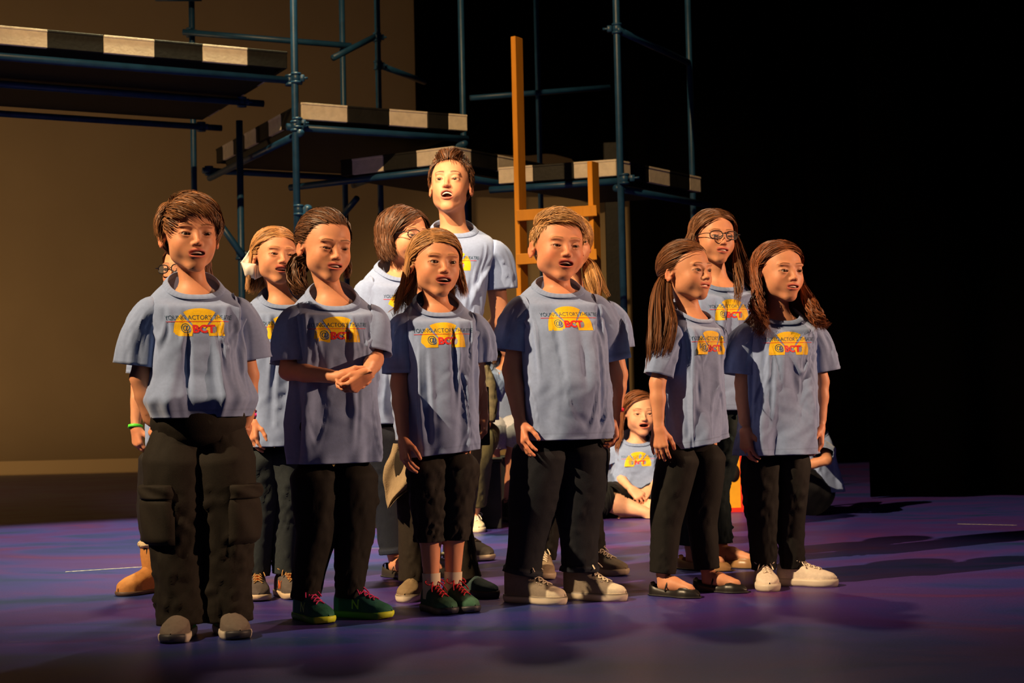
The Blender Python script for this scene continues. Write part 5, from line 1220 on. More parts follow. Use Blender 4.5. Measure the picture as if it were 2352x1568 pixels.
# bob haired child with glasses
def h_9(rng, L, toL, toP):
    return [(loose(rng, 7980, part=0.25, L=(0.085, 0.07), minaz=66, endel=-16, th=0.020, curl=0.007, curlf=7, M=14, spreadv=0.03, inward=0.5, fwd=0.05), 0.00101)]
human(19, 912, 1322, 'child with dark chin-length bob and glasses, standing just left of the tall man', (930, 545), 42, (918, 618), (900, 965), hs=1.12, k=1.14, tyaw=26, lyaw=26,
      face=dict(op=0.4, eo=0.6, chub=0.5), haircol=(0.085, 0.034, 0.015),
      tee=dict(hempx=972, ac=0.150, ah=0.135, bc=0.098, bh=0.10, drape=0.008), slv=dict(L=(858, 770), R=(1000, 775)), el=dict(L=(868, 800), R=(1000, 800)), wr=dict(L=(880, 905, 0.03), R=(1000, 905)),
      hands=dict(L=dict(curl=0.3), R=dict(curl=0.3)), kn=dict(L=(890, 1130), R=(935, 1130)), an=dict(L=(905, 1280), R=(960, 1280)),
      legs=dict(col=(0.010, 0.014, 0.026), r=[0.080, 0.068, 0.056, 0.050, 0.046], over=-0.01, cuff=True, m='denim'),
      shoes=dict(L=dict(kind='flat', yaw=40, L=0.21, c=dict(up=(0.03, 0.025, 0.02), sole=(0.02, 0.02, 0.02))), R=dict(kind='flat', yaw=40, L=0.21, c=dict(up=(0.03, 0.025, 0.02), sole=(0.02, 0.02, 0.02)))),
      hair=h_9, extra=lambda body, sp, L, toP, toL, T: glasses(body, toP), fine=1.1)

# the tall man
def h10(rng, L, toL, toP): return h_man(rng, L, toL, toP)
gs = dict(up=(0.10, 0.085, 0.07), sole=(0.45, 0.35, 0.25), lace=(0.2, 0.17, 0.13))
human(20, 1030, 1282, 'tall young man with short brown hair, singing, head tipped back, behind the children', (1035, 428), -6, (1043, 522), (1010, 850), hs=1.26, k=1.40, tyaw=8, hpitch=12, hroll=1,
      face=dict(op=0.95, eo=0.68, male=1.0, nose=1.1, chub=-0.1, asp=(0.95, 1, 1.05)), haircol=(0.075, 0.028, 0.011), gaze=(-0.1, -0.15), skin=(0.63, 0.285, 0.16),
      tee=dict(hempx=880, nk=0.86, ac=0.118, ah=0.108, bc=0.088, bh=0.088, sh=0.138, sr0=0.050, sr1=0.046, drape=0.004, tilt=0.020, drop=0.028, amp=0.006, shj=0.122),
      slv=dict(L=(918, 668), R=(1160, 664)), el=dict(L=(908, 735, 0.06), R=(1150, 735, 0.06)), wr=dict(L=(955, 800, 0.14), R=(1085, 800, 0.16)),
      hands=dict(L=dict(pn=(0, -1, 0)), R=dict(pn=(0, -1, 0))), kn=dict(L=(985, 1090), R=(1060, 1090)), an=dict(L=(985, 1270), R=(1052, 1270)),
      legs=dict(col=(0.02, 0.018, 0.016), r=[0.076, 0.064, 0.052, 0.048, 0.046], m='plain'),
      shoes=dict(L=dict(kind='sneaker', yaw=-10, L=0.22, c=gs), R=dict(kind='sneaker', yaw=40, L=0.22, c=gs)), hair=h10, fine=1.1)

# child hidden behind the front girl: woven slip-ons, tan hoodie round the waist
def x_11(body, sp, L, toP, toL, T):
    m = mat('hoodie_cloth', (0.30, 0.22, 0.13), 0.95, bump=0.4, bscale=300, noise=0.1, nscale=60)
    pts = [(905, 1015), (950, 1020), (955, 1120), (950, 1125), (890, 1175), (870, 1160), (884, 1070), (884, 1060), (890, 1040)]
    rows = [((903, 1018), (950, 1018)), ((896, 1045), (955, 1045)), ((884, 1070), (968, 1075)), ((880, 1100), (968, 1100)), ((884, 1125), (950, 1118)), ((886, 1150), (915, 1142)), ((890, 1168), (894, 1166))]
    n = 16; P = []
    for i, (a, b_) in enumerate(rows):
        A, B = L((a[0], a[1], -0.02)), L((b_[0], b_[1], -0.10)); t = np.linspace(0, 1, n)[:, None]; P.append(A*(1-t)+B*t+np.array([0, -1, 0])*(0.018*np.sin(t*9+i*0.7)+0.02*np.sin(np.pi*t)))
    P = np.array(P); Q = spline(P.reshape(len(rows), -1), 28).reshape(28, n, 3); V = Q.reshape(-1, 3); V2 = V+np.array([0, 0.014, 0])
    F = gridF(28, n, False); e1 = np.arange(27)*n; side = np.stack([e1, e1+n, e1+n+28*n, e1+28*n], 1); side2 = np.stack([e1+n-1, e1+n-1+28*n, e1+2*n-1+28*n, e1+2*n-1], 1)
    mk('hoodie', np.concatenate([V, V2]), np.concatenate([F, F[:, ::-1]+28*n, side, side2]), m, body)
ws = dict(up=(0.16, 0.11, 0.06), sole=(0.66, 0.56, 0.42), lace=None, weave=(0.30, 0.21, 0.11), weave2=(0.22, 0.15, 0.08), stripe=(0.06, 0.03, 0.02))
human(21, 985, 1370, 'child in woven tan slip-on shoes, tan hoodie at the waist, behind the capri-leggings girl', (985, 612), 10, (975, 692), (985, 1000), hs=1.0, k=0.98, tyaw=8,
      face=dict(op=0.3), haircol=(0.25, 0.12, 0.045), tee=dict(hempx=1010, ac=0.135, ah=0.110, drape=0.010, sh=0.142), slv=dict(L=(905, 830), R=(1078, 835)), el=dict(L=(925, 850), R=(1098, 880, 0.02)), wr=dict(L=(955, 950), R=(1112, 950, 0.0)),
      hands=dict(L=dict(curl=0.4), R=dict(curl=0.5, to=(1112, 1000, 0.0))), kn=dict(L=(955, 1170), R=(1040, 1170)), an=dict(L=(950, 1330), R=(1070, 1330)),
      legs=dict(black_legs, col=(0.020, 0.014, 0.009), r=[0.080, 0.068, 0.058, 0.056, 0.056]), shoes=dict(L=dict(kind='slip', yaw=-8, L=0.21, c=ws), R=dict(kind='slip', yaw=45, L=0.21, c=dict(ws, up=(0.02, 0.07, 0.07), weave=(0.03, 0.03, 0.03), weave2=(0.015, 0.045, 0.045), sole=(0.03, 0.03, 0.04)))),
      hair=lambda rng, L, toL, toP: [(loose(rng, 3420, L=0.16, minaz=85, th=0.008), 0.00109)], extra=x_11, fine=1.4)

# girl behind the blond boy with a side ponytail
def h_12(rng, L, toL, toP):
    tp = px2h(L, toL, [(1338, 590, 0.02), (1352, 612, -0.02), (1362, 650, -0.06), (1368, 695, -0.08)]); tq = px2h(L, toL, [(1338, 590, 0.02), (1362, 610, -0.02), (1380, 650, -0.05), (1398, 682, -0.06)])
    return [(cap_to(rng, 6080, nrm(toL(L((1340, 592, 0.03)))-SC), th=0.008, jit=0.05), 0.00086), (tail(rng, 1330, tp, [0.010, 0.026, 0.034, 0.016], curl=0.005, cf=8), 0.00094), (tail(rng, 570, tq, [0.010, 0.016, 0.016, 0.008], curl=0.004, cf=8), 0.00094)]
def x_12(body, sp, L, toP, toL, T):
    j = sp['j']; d = nrm(j['wrR']-j['elR']); wristband(body, j['wrR']-d*0.01, d, 0.024, (0.75, 0.015, 0.05), 0.007)
s12 = dict(up=(0.26, 0.20, 0.13), sole=(0.42, 0.34, 0.24), lace=(0.62, 0.54, 0.40))
human(22, 1318, 1318, 'girl with blond side ponytail and taupe lace-up trainers, half hidden behind the heavyset boy', (1312, 560), 14, (1322, 668), (1318, 985), hs=1.05, k=1.10, tyaw=14,
      face=dict(op=0.4, eo=0.7, smile=0.4), haircol=(0.36, 0.18, 0.06), tee=dict(hempx=1000, ac=0.140, ah=0.13, drape=0.01), slv=dict(L=(1240, 800), R=(1424, 800)), el=dict(L=(1240, 850), R=(1424, 860)), wr=dict(L=(1245, 950), R=(1416, 945, -0.02)),
      hands=dict(L=dict(curl=0.3), R=dict(curl=0.35, spread=0.2, to=(1395, 990, -0.05))), kn=dict(L=(1262, 1150), R=(1350, 1150)), an=dict(L=(1248, 1280), R=(1362, 1280)),
      legs=dict(black_legs, wrinkle=1.3), socks=dict(L=dict(top=0.03, col=(0.1, 0.3, 0.1), bands=[(0.05, 0.35, 0.18), (0.5, 0.4, 0.25), (0.4, 0.05, 0.05)])),
      shoes=dict(L=dict(kind='sneaker', yaw=-2, L=0.22, c=s12), R=dict(kind='sneaker', yaw=42, L=0.22, c=dict(s12, up=(0.15, 0.12, 0.08)))), hair=h_12, extra=x_12, fine=1.1)

# girl with long wavy hair and glasses
def h_13(rng, L, toL, toP):
    A = loose(rng, 7980, part=-0.05, L=(0.28, 0.26), minaz=76, endel=-8, th=0.016, curl=0.012, curlf=9, M=22, spreadv=0.06, fwd=(0.18, 0.20), flare=0.1)
    tp = px2h(L, toL, [(1688, 560, -0.02), (1694, 610, -0.06), (1697, 650, -0.09), (1692, 700, -0.11)])
    return [(A, 0.00094), (tail(rng, 494, tp, [0.010, 0.016, 0.018, 0.010], curl=0.008, cf=10), 0.00086)]
s13 = dict(up=(0.30, 0.165, 0.07), sole=(0.10, 0.06, 0.03), bow=False)
human(23, 1640, 1303, 'tall girl in dark-rimmed glasses with long wavy hair and tan leather flats', (1640, 547), 16, (1655, 640), (1650, 935), hs=1.07, k=1.15, tyaw=18, lyaw=24, hroll=2,
      face=dict(op=0.35, eo=0.7, smile=0.3, chub=0.3), haircol=(0.15, 0.062, 0.026),
      tee=dict(hempx=942, ac=0.112, ah=0.112, sh=0.125, bc=0.095, bh=0.10, drape=0.009), slv=dict(L=(1566, 790), R=(1725, 790)), el=dict(L=(1572, 820), R=(1732, 820)), wr=dict(L=(1590, 915), R=(1722, 915)),
      hands=dict(L=dict(curl=0.3), R=dict(curl=0.3)), kn=dict(L=(1592, 1110), R=(1645, 1110)), an=dict(L=(1588, 1270), R=(1655, 1265)),
      legs=dict(col=(0.013, 0.026, 0.028), r=[0.070, 0.056, 0.047, 0.043, 0.040], m='denim', wrinkle=1.5, over=-0.01), legf=0.78,
      shoes=dict(L=dict(kind='flat', yaw=50, L=0.215, c=s13), R=dict(kind='flat', yaw=52, L=0.215, c=s13)), hair=h_13, extra=lambda body, sp, L, toP, toL, T: glasses(body, toP), fine=1.0)
# ------------------------------------------------------------------ seated children behind
def pxs(*a): return a
seat_shoe = dict(up=(0.02, 0.02, 0.02), sole=(0.05, 0.045, 0.04), lace=(0.05, 0.05, 0.05))
# cross-legged girl
human(31, 1455, 1182, 'girl in black shorts sitting cross-legged on the floor with bare folded legs', (1470, 950), 8, (1462, 1003), (1455, 1128), hs=1.26, k=1.12, tyaw=6, hpitch=0,
      face=dict(op=0.65, eo=0.6, smile=0.5, chub=0.5), haircol=(0.14, 0.05, 0.022), seated=True, skin=(0.72, 0.38, 0.25),
      tee=dict(hempx=1118, ac=0.125, ah=0.150, bc=0.10, bh=0.115, sr1=0.058, sh=0.138, drape=0.008), slv=dict(L=(1418, 1062), R=(1515, 1062)), el=dict(L=(1418, 1090, -0.02), R=(1520, 1095, -0.05)), wr=dict(L=(1448, 1122, -0.20), R=(1495, 1122, -0.20)),
      hands=dict(L=dict(to=(1470, 1140, -0.25), pn=(0.3, 0.6, -0.8), curl=0.4), R=dict(to=(1470, 1142, -0.25), pn=(-0.2, 0.6, -0.9), curl=0.4)),
      hips=dict(L=(1430, 1150), R=(1480, 1150)), kn=dict(L=(1392, 1150, -0.22), R=(1530, 1152, -0.22)), an=dict(L=(1492, 1178, -0.32, 1), R=(1450, 1182, -0.24, 1)), legf=1.28,
      legs=dict(col=(0.010, 0.010, 0.012), r=[0.100, 0.092, 0.080, 0.075, 0.070], end=0.05, name='shorts', over=0), shoes=dict(L=dict(yaw=90), R=dict(yaw=-90)),
      hair=lambda rng, L, toL, toP: [(loose(rng, 2600, part=0.3, L=(0.22, 0.20), minaz=78, th=0.012, curl=0.006, M=14, fwd=(0.1, 0.1)), 0.0016)], fine=1.6)
# child sitting with knees up at the far right, facing left
human(32, 1868, 1180, 'child sitting with knees drawn up, seen behind the rightmost standing girl', (1848, 955), -72, (1866, 1003), (1885, 1120), hs=1.1, k=1.05, tyaw=-70,
      face=dict(op=0.2), haircol=DKBROWN, seated=True, tee=dict(hempx=1128, ac=0.125, ah=0.140, bc=0.100, bh=0.11, sh=0.138, drape=0.006), slv=dict(L=(1884, 1040, 0.30), R=(1882, 1042, -0.18)),
      el=dict(L=(1880, 1062, 0.30), R=(1900, 1056, -0.20)), wr=dict(L=(1812, 1075, 0.16), R=(1812, 1080, -0.10)), hands=dict(L=dict(curl=0.4, to=(1790, 1082, 0.05)), R=dict(curl=0.4, to=(1780, 1100, -0.05))),
      hips=dict(L=(1880, 1150, 0.08), R=(1880, 1152, -0.06)), kn=dict(L=(1818, 1075, 0.1), R=(1818, 1080, -0.1)), an=dict(L=(1795, 1165, 0.1), R=(1795, 1168, -0.1)),
      legs=dict(col=(0.014, 0.014, 0.017), r=[0.105, 0.085, 0.070, 0.060, 0.055]), shoes=dict(L=dict(kind='sneaker', yaw=-70, c=seat_shoe), R=dict(kind='sneaker', yaw=-62, c=dict(seat_shoe, up=(0.07, 0.055, 0.03), sole=(0.5, 0.35, 0.2)))),
      hair=lambda rng, L, toL, toP: [(loose(rng, 1200, L=0.12, th=0.01), 0.002)], fine=2.0)
# child on the bench with pale shorts and black boots
human(33, 1150, 1190, 'seated child in pale shorts and black boots, left of the heavyset blond boy', (1172, 785), 15, (1160, 838), (1152, 960), hs=1.1, k=1.05, tyaw=15,
      face=dict(op=0.2), haircol=DKBROWN, seated=True, tee=dict(hempx=965, ac=0.125, ah=0.14, drape=0.006, sh=0.135), slv=dict(L=(1122, 915), R=(1205, 915)), el=dict(L=(1120, 930), R=(1208, 930)), wr=dict(L=(1138, 985, -0.22), R=(1190, 985, -0.22)),
      hips=dict(L=(1135, 990, 0.05), R=(1175, 990, 0.05)), kn=dict(L=(1132, 1000, -0.33), R=(1186, 1000, -0.33)), an=dict(L=(1122, 1165, -0.20), R=(1165, 1160, -0.24)), legf=1.1,
      legs=dict(col=(0.38, 0.34, 0.38), r=[0.100, 0.092, 0.080, 0.080, 0.080], end=0.12, name='shorts', over=0), shoes=dict(L=dict(kind='hightop', yaw=10, c=dict(seat_shoe, toe=(0.02, 0.02, 0.02))), R=dict(kind='hightop', yaw=25, c=dict(seat_shoe, toe=(0.02, 0.02, 0.02)))),
      hair=lambda rng, L, toL, toP: [(loose(rng, 1200, L=0.12, th=0.01), 0.002)], fine=2.0)
# child on the bench with olive trousers and white flowered shoes
def x_34(body, sp, L, toP, toL, T):
    pts = [L((1116, 842, -0.10)), L((1124, 880, -0.14)), L((1128, 930, -0.16)), L((1126, 968, -0.18))]
    fo = Folds(9, 0.4, 6.283, n=16, amp=0.010, w=(0.01, 0.02), ln=(0.4, 1.0), ang=(-40, 40)); V, F = tube(spline(pts, 40), [0.020, 0.034, 0.034, 0.026], None, 28, disp=lambda a, s_, r_: fo(a, s_), caps=True)
    mk('camouflage_jacket', V, F, mat('camouflage', (0.075, 0.065, 0.035), 0.8, noise=0.75, nscale=22), body)
human(34, 1098, 1214, 'seated child in olive trousers, camouflage jacket and white patterned canvas shoes', (1098, 782), 0, (1098, 838), (1096, 960), hs=1.08, k=1.0, tyaw=0, teecol=(0.16, 0.24, 0.43),
      face=dict(op=0.2), haircol=DKBROWN, seated=True, tee=dict(hempx=965, ac=0.12, ah=0.12, drape=0.006, sh=0.125), slv=dict(L=(1066, 910), R=(1124, 910)), el=dict(L=(1062, 925), R=(1126, 935)), wr=dict(L=(1078, 985, -0.22), R=(1118, 985, -0.22)),
      hips=dict(L=(1078, 1000, 0.02), R=(1112, 1000, 0.02)), kn=dict(L=(1068, 1025, -0.30), R=(1102, 1025, -0.30)), an=dict(L=(1050, 1185, -0.12), R=(1092, 1190, -0.12)), legf=0.9,
      legs=dict(col=(0.085, 0.075, 0.035), r=[0.085, 0.080, 0.070, 0.062, 0.055], end=0.8, over=0, wrinkle=1.4), shoes=dict(L=dict(kind='canvas', yaw=0, c=dict(up=(0.66, 0.60, 0.38), sole=(0.66, 0.58, 0.42), lace=(0.7, 0.66, 0.6))), R=dict(kind='canvas', yaw=8, c=dict(up=(0.66, 0.60, 0.38), weave=(0.6, 0.55, 0.5), weave2=(0.62, 0.58, 0.42), sole=(0.66, 0.58, 0.42), lace=(0.7, 0.66, 0.6)))),
      hair=lambda rng, L, toL, toP: [(loose(rng, 1200, L=0.12, th=0.01), 0.002)], extra=x_34, fine=2.0)
# child on the bench with grey trousers and lime shoes
human(35, 858, 1178, 'seated child in grey trousers and lime green shoes, right of the clasped-hands girl', (862, 775), 0, (858, 830), (856, 955), hs=1.08, k=1.05, tyaw=0,
      face=dict(op=0.2), haircol=DKBROWN, seated=True, tee=dict(hempx=962, ac=0.125, ah=0.14, drape=0.006, sh=0.135, sr1=0.06), slv=dict(L=(822, 910), R=(894, 905)), el=dict(L=(820, 940), R=(892, 940)), wr=dict(L=(840, 985, -0.22), R=(872, 985, -0.22)),
      hips=dict(L=(838, 990, 0.05), R=(876, 990, 0.05)), kn=dict(L=(836, 1000, -0.34), R=(880, 1000, -0.34)), an=dict(L=(838, 1150, -0.25), R=(866, 1150, -0.25)), footz=0.095,
      legs=dict(col=(0.085, 0.070, 0.075), r=[0.095, 0.088, 0.076, 0.070, 0.066], wrinkle=1.5), shoes=dict(L=dict(kind='runner', yaw=-5, c=dict(up=(0.5, 0.6, 0.08), sole=(0.5, 0.55, 0.2), lace=(0.5, 0.6, 0.1))), R=dict(kind='runner', yaw=5, c=dict(up=(0.5, 0.6, 0.08), sole=(0.5, 0.55, 0.2), lace=(0.5, 0.6, 0.1)))),
      hair=lambda rng, L, toL, toP: [(loose(rng, 1200, L=0.12, th=0.01), 0.002)], fine=2.0)
# child on the bench behind the girl with the bow
human(36, 665, 1190, 'seated child, only bare ankles and tan shoes seen behind the faded jeans', (700, 775), 0, (690, 830), (682, 955), hs=1.08, k=1.05, tyaw=0,
      face=dict(op=0.2), haircol=DKBROWN, seated=True, tee=dict(hempx=962, ac=0.13, ah=0.13, drape=0.006, sh=0.13, sr1=0.055), slv=dict(L=(662, 900), R=(722, 900)), el=dict(L=(655, 930), R=(725, 930)), wr=dict(L=(668, 985, -0.22), R=(702, 985, -0.22)),
      hips=dict(L=(664, 990, 0.05), R=(702, 990, 0.05)), kn=dict(L=(650, 1000, -0.34), R=(706, 1000, -0.34)), an=dict(L=(634, 1160, -0.22), R=(696, 1160, -0.22)),
      legs=dict(col=(0.012, 0.012, 0.014), r=[0.095, 0.088, 0.076, 0.07, 0.06], end=0.1, name='shorts', over=0), shoes=dict(L=dict(kind='flat', yaw=-10, c=dict(up=(0.30, 0.2, 0.1), sole=(0.5, 0.4, 0.25))), R=dict(kind='flat', yaw=15, c=dict(up=(0.35, 0.27, 0.15), sole=(0.4, 0.3, 0.2)))),
      hair=lambda rng, L, toL, toP: [(loose(rng, 1200, L=0.12, th=0.01), 0.002)], fine=2.0)

# ------------------------------------------------------------------ small things on the stage
wood_blk = mat('black_box', (0.012, 0.011, 0.010), 0.6, bump=0.2, bscale=60)
# bench
bx0, bx1 = GROUND(610, 1196), GROUND(1176, 1186)
u = nrm(bx1-bx0); Rb = np.stack([u, np.cross([0, 0, 1], u), [0, 0, 1]], 1)
mid = (bx0+bx1)/2+Rb[:, 1]*0.18; LB = np.linalg.norm(bx1-bx0)/2
be = empty('bench', tuple(mid)); tag(be, 'long black bench under the seated children behind the two rows', 'bench')
V, F = bevbox((0, 0, 0.345), (LB, 0.13, 0.015), 0.004, Rb); mk('seat', V, F, wood_blk, be, smooth=False)
for sx in (-0.94, -0.32, 0.32, 0.94):
    V, F = bevbox(Rb@np.array([sx*LB, 0, 0.165]), (0.02, 0.12, 0.165), 0.003, Rb); mk('leg', V, F, wood_blk, be, smooth=False)
g34 = GROUND(1098, 1214); bo = empty('box', (g34[0], g34[1]+0.13, 0)); tag(bo, 'small black box seat under the child in olive trousers', 'box')
V, F = bevbox((0, 0, 0.18), (0.13, 0.15, 0.18), 0.004); mk('carcass', V, F, wood_blk, bo, smooth=False); V, F = bevbox((0, 0, 0.369), (0.14, 0.16, 0.008), 0.003); mk('lid', V, F, wood_blk, bo, smooth=False)
# low riser with black and tan front
p0, p1 = GROUND(835, 1216), GROUND(905, 1214)
r0 = GROUND(752, 1214); r1 = GROUND(915, 1214); mid = (r0+r1)/2+np.array([0, 0.2, 0])
ri = empty('riser', tuple(mid)); tag(ri, 'low riser with purple top and black and tan edge under the lime shoes', 'platform')
w = (r1[0]-r0[0])/2
V, F = bevbox((0, 0, 0.0885), (w, 0.17, 0.006), 0.002); mk('top_board', V, F, mat('riser_top', (0.10, 0.06, 0.16), 0.5, noise=0.3, nscale=8), ri, smooth=False)
xs = np.linspace(-w, w, 6)
for i in range(5):
    V, F = bevbox(((xs[i]+xs[i+1])/2, -0.158, 0.0411), ((xs[i+1]-xs[i])/2-0.001, 0.010, 0.0411), 0.002); mk('edge_block', V, F, mat('tan_paint', (0.34, 0.25, 0.14), 0.7, noise=0.15, nscale=30) if i % 2 == 0 else wood_blk, ri, smooth=False)
# yellow board with a red border and a black mark
pb = GROUND(1675, 1176); sgn = empty('painted_board', tuple(pb)); tag(sgn, 'small yellow board with red border and black spot, behind the tall girl in glasses', 'sign')
V, F = bevbox((-0.035, 0, 0.20), (0.130, 0.010, 0.20), 0.002); mk('panel', V, F, mat('yellow_board', (0.62, 0.30, 0.01), 0.5, noise=0.06), sgn, smooth=False)
for c, h in (((0.082, -0.013, 0.20), (0.0125, 0.004, 0.20)), ((-0.152, -0.013, 0.20), (0.0125, 0.004, 0.20)), ((-0.035, -0.013, 0.0135), (0.1045, 0.004, 0.0135)), ((-0.035, -0.013, 0.3865), (0.1045, 0.004, 0.0135))):
    V, F = bevbox(c, h, 0.001); mk('border_strip', V, F, mat('red_border', (0.55, 0.018, 0.008), 0.5), sgn, smooth=False)
a = np.arange(28)*2*np.pi/28; V, F = tube(np.array([[0.030, -0.0105, 0.235], [0.030, -0.0125, 0.235]]), 0.038, 0.055, 28, ref=(1, 0, 0), caps=True); mk('black_spot', V, F, wood_blk, sgn)
# black folder and camouflage jacket beside the front girl
fp = PX(1110, 955, GROUND(985, 1370)[1]+0.05); Rf = rotz(R_(50))@rotx(R_(6)); V, F = bevbox((0, 0, 0), (0.022, 0.006, 0.105), 0.003, rotz(R_(12))); o = mk('folder', V, F, wood_blk, None, smooth=False, loc=tuple(fp)); tag(o, 'narrow black folder hanging beside the hem of the front girl in black leggings', 'folder')
# ------------------------------------------------------------------ scaffold
blue = mat('blue_pipe', (0.012, 0.060, 0.145), 0.42, noise=0.18, nscale=14, bump=0.1, bscale=60)
PR = 0.0242
def pipe(a, b, parent, name='pole', r=PR, n=14):
    V, F = tube(spline([np.asarray(a, float), np.asarray(b, float)], 3), r, None, n, ref=(1, 0.3, 0.2), caps=True); return mk(name, V, F, blue, parent)
def coupler(p, parent, d=(0, 0, 1), off=(0.04, 0, 0)):
    p = np.asarray(p, float); d = nrm(d); b = Bag(); off = np.asarray(off, float)
    for h in (-0.028, 0.028):
        V, F = tube(spline([p+d*(h-0.007), p+d*(h+0.007)], 3), PR*1.42, None, 16, ref=(1, 0.3, 0.2), caps=True); b.add(V, F)
    V, F = tube(spline([p-d*0.034, p+d*0.034], 3), PR*1.24, None, 16, ref=(1, 0.3, 0.2), caps=True); b.add(V, F)
    V, F = bevbox(p+off, (0.017, 0.012, 0.022), 0.004); b.add(V, F)
    V, F = tube(spline([p+off*0.7, p+off*1.9], 3), 0.008, None, 8, ref=(0, 0.3, 1), caps=True); b.add(V, F)
    b.mk('coupler', blue, parent)
def vpole(px, py, Y, ztop=5.5, zbot=0.0): q = PX(px, py, Y); return np.array([q[0], q[1], zbot]), np.array([q[0], q[1], ztop])
U1 = nrm([0.886, 0.463, 0]); V1 = nrm([-0.463, 0.886, 0])
scaf = empty('scaffold_tower', (0, 0, 0)); tag(scaf, 'dark blue pipe scaffold with couplers carrying the two high platforms at the left', 'scaffold')
A0 = PX(679, 300, 10.0); A0[2] = 0
def gp(a, b, z=0.0, o=A0): return o+U1*a+V1*b+np.array([0, 0, z])
pos = dict(A=(679, 300, 10.0), B=(443, 220, 12.2), C=(552, 440, 10.85), D=(787, 120, 12.3), E=(868, 120, 12.0), Fp=(1062, 180, 11.3))
P0 = {}
for kx, (x, y, Y) in pos.items():
    a, b = vpole(x, y, Y, 2.75 if kx == 'C' else 5.5); P0[kx] = a
    pipe(a, b, scaf)
# lower standards of the stair side
for (x, y, Y, zt) in ((727, 470, 11.6, 2.12), (875, 480, 11.0, 2.08), (1075, 430, 11.4, 2.3)):
    a, b = vpole(x, y, Y, zt); pipe(a, b, scaf)
def hp(p, q, name='rail', e=0.06):
    p, q = np.asarray(p), np.asarray(q); d = nrm(q-p); return pipe(p-d*e, q+d*e, scaf, name)
# rails: upper hand rail
r1a, r1b = PX(437, 75, 12.12), PX(790, 104, 12.2); hp(r1a, r1b); coupler(PX(437, 75, 12.2), scaf)
hp(PX(765, 133, 11.6), PX(862, 84, 12.0), e=0.0); coupler(PX(866, 86, 12.0), scaf); hp(PX(872, 150, 12.0), PX(975, 188, 12.6), e=0.0); coupler(PX(868, 150, 12.0), scaf)
hp(PX(440, -4, 12.1), PX(380, -4, 12.1), e=0.08)
zM = A0*0
# ledgers under the left high platform
def z_at(px, py, Y): return PX(px, py, Y)[2]
zL = z_at(676, 183, 10.0); dpt = 1.85
for f in (0.0, 0.45, 1.0):
    q = gp(0, dpt*f+(0.035 if f == 0 else 0), zL-0.0); hp(q-U1*2.9, q+U1*0.06, 'ledger', 0.0); coupler(q-U1*0.02 if f == 0 else q-U1*0.10, scaf)
zMl = z_at(690, 290, 10.0)
for f in (0.0, 1.0):
    q = gp(0, 2.0*f+(0.035 if f == 0 else 0), zMl); hp(q-U1*0.05, q+U1*1.28, 'ledger', 0.0); coupler(gp(0, 2.0*f, zMl), scaf)
for g in (0.02, 1.22):
    hp(gp(g, -0.05, zMl-0.05), gp(g, 2.05, zMl-0.05), 'ledger', 0.0)
pipe(PX(470, 465, 10.9), PX(560, 590, 10.8), scaf, 'brace'); coupler(PX(474, 470, 10.85), scaf); coupler(PX(552, 585, 10.85), scaf)
coupler(PX(686, 483, 10.0), scaf); pipe(PX(708, 474, 9.93), PX(690, 560, 10.1), scaf, 'brace', PR); pipe(PX(820, 455, 11.8), PX(790, 492, 12.0), scaf, 'brace')
coupler(PX(683, 283, 10.0), scaf); coupler(PX(680, 180, 10.0), scaf)

# decks with painted edge blocks
whtp = mat('white_paint', (0.72, 0.63, 0.52), 0.7, noise=0.10, nscale=22, bump=0.4, bscale=60)
def deck(label, corner, du, lu, dv, lv, ztop, ublocks, vblocks, th=0.105, group=None):
    """corner nearest the camera; edges run along du (lu) and dv (lv); blocks = list of (length, is_white)"""
    root = empty('platform', (corner[0], corner[1], ztop)); tag(root, label, 'platform', group)
    du, dv = nrm(du), nrm(dv); Z = np.array([0, 0, 1.0])
    c = du*lu/2+dv*lv/2
    Rr = np.stack([du, np.cross(Z, du), Z], 1); 
    # board
    P = np.array([du*0.03+dv*0.03, du*(lu-0.03)+dv*0.03, du*(lu-0.03)+dv*(lv-0.03), du*0.03+dv*(lv-0.03)])
    P2 = np.array([du*0.07+dv*0.09, du*(lu-0.07)+dv*0.09, du*(lu-0.07)+dv*(lv-0.05), du*0.07+dv*(lv-0.05)])
    Vb = np.concatenate([P-Z*0.006, P2-Z*(th+0.036)]); mk('deck_board', Vb, np.array([[0, 1, 2, 3], [7, 6, 5, 4], [0, 4, 5, 1], [1, 5, 6, 2], [2, 6, 7, 3], [3, 7, 4, 0]]), blkp, root, smooth=False)
    def edge(d, n, blocks):
        s_ = 0.0
        for ln, wh in blocks:
            Rr = np.stack([d, np.cross(Z, d), Z], 1); V, F = bevbox(d*(s_+ln/2)+n*0.014-Z*(th/2), (ln/2-0.0012, 0.014, th/2), 0.003, Rr); mk('edge_block', V, F, whtp if wh else blkp, root, smooth=False)
            V, F = bevbox(d*(s_+ln/2)+n*0.012+Z*0.0005, (ln/2-0.0012, 0.016, 0.007), 0.002, Rr); mk('edge_lip', V, F, whtp if wh else blkp, root, smooth=False); s_ += ln
    edge(du, dv, ublocks); edge(dv, du, vblocks)
    for d, n, l, o in ((du, -dv, lu, dv*lv), (dv, -du, lv, du*lu)):
        Rr = np.stack([d, np.cross(Z, d), Z], 1); V, F = bevbox(o+d*l/2+n*0.014-Z*th/2, (l/2-0.03, 0.014, th/2), 0.003, Rr); mk('edge_board', V, F, blkp, root, smooth=False)
    return root
zt = z_at(670, 123, 10.0); cornerL = gp(-0.05, 0.0)
def bl(ls, start=True): return [(l, (i % 2 == 0) == start) for i, l in enumerate(ls)]
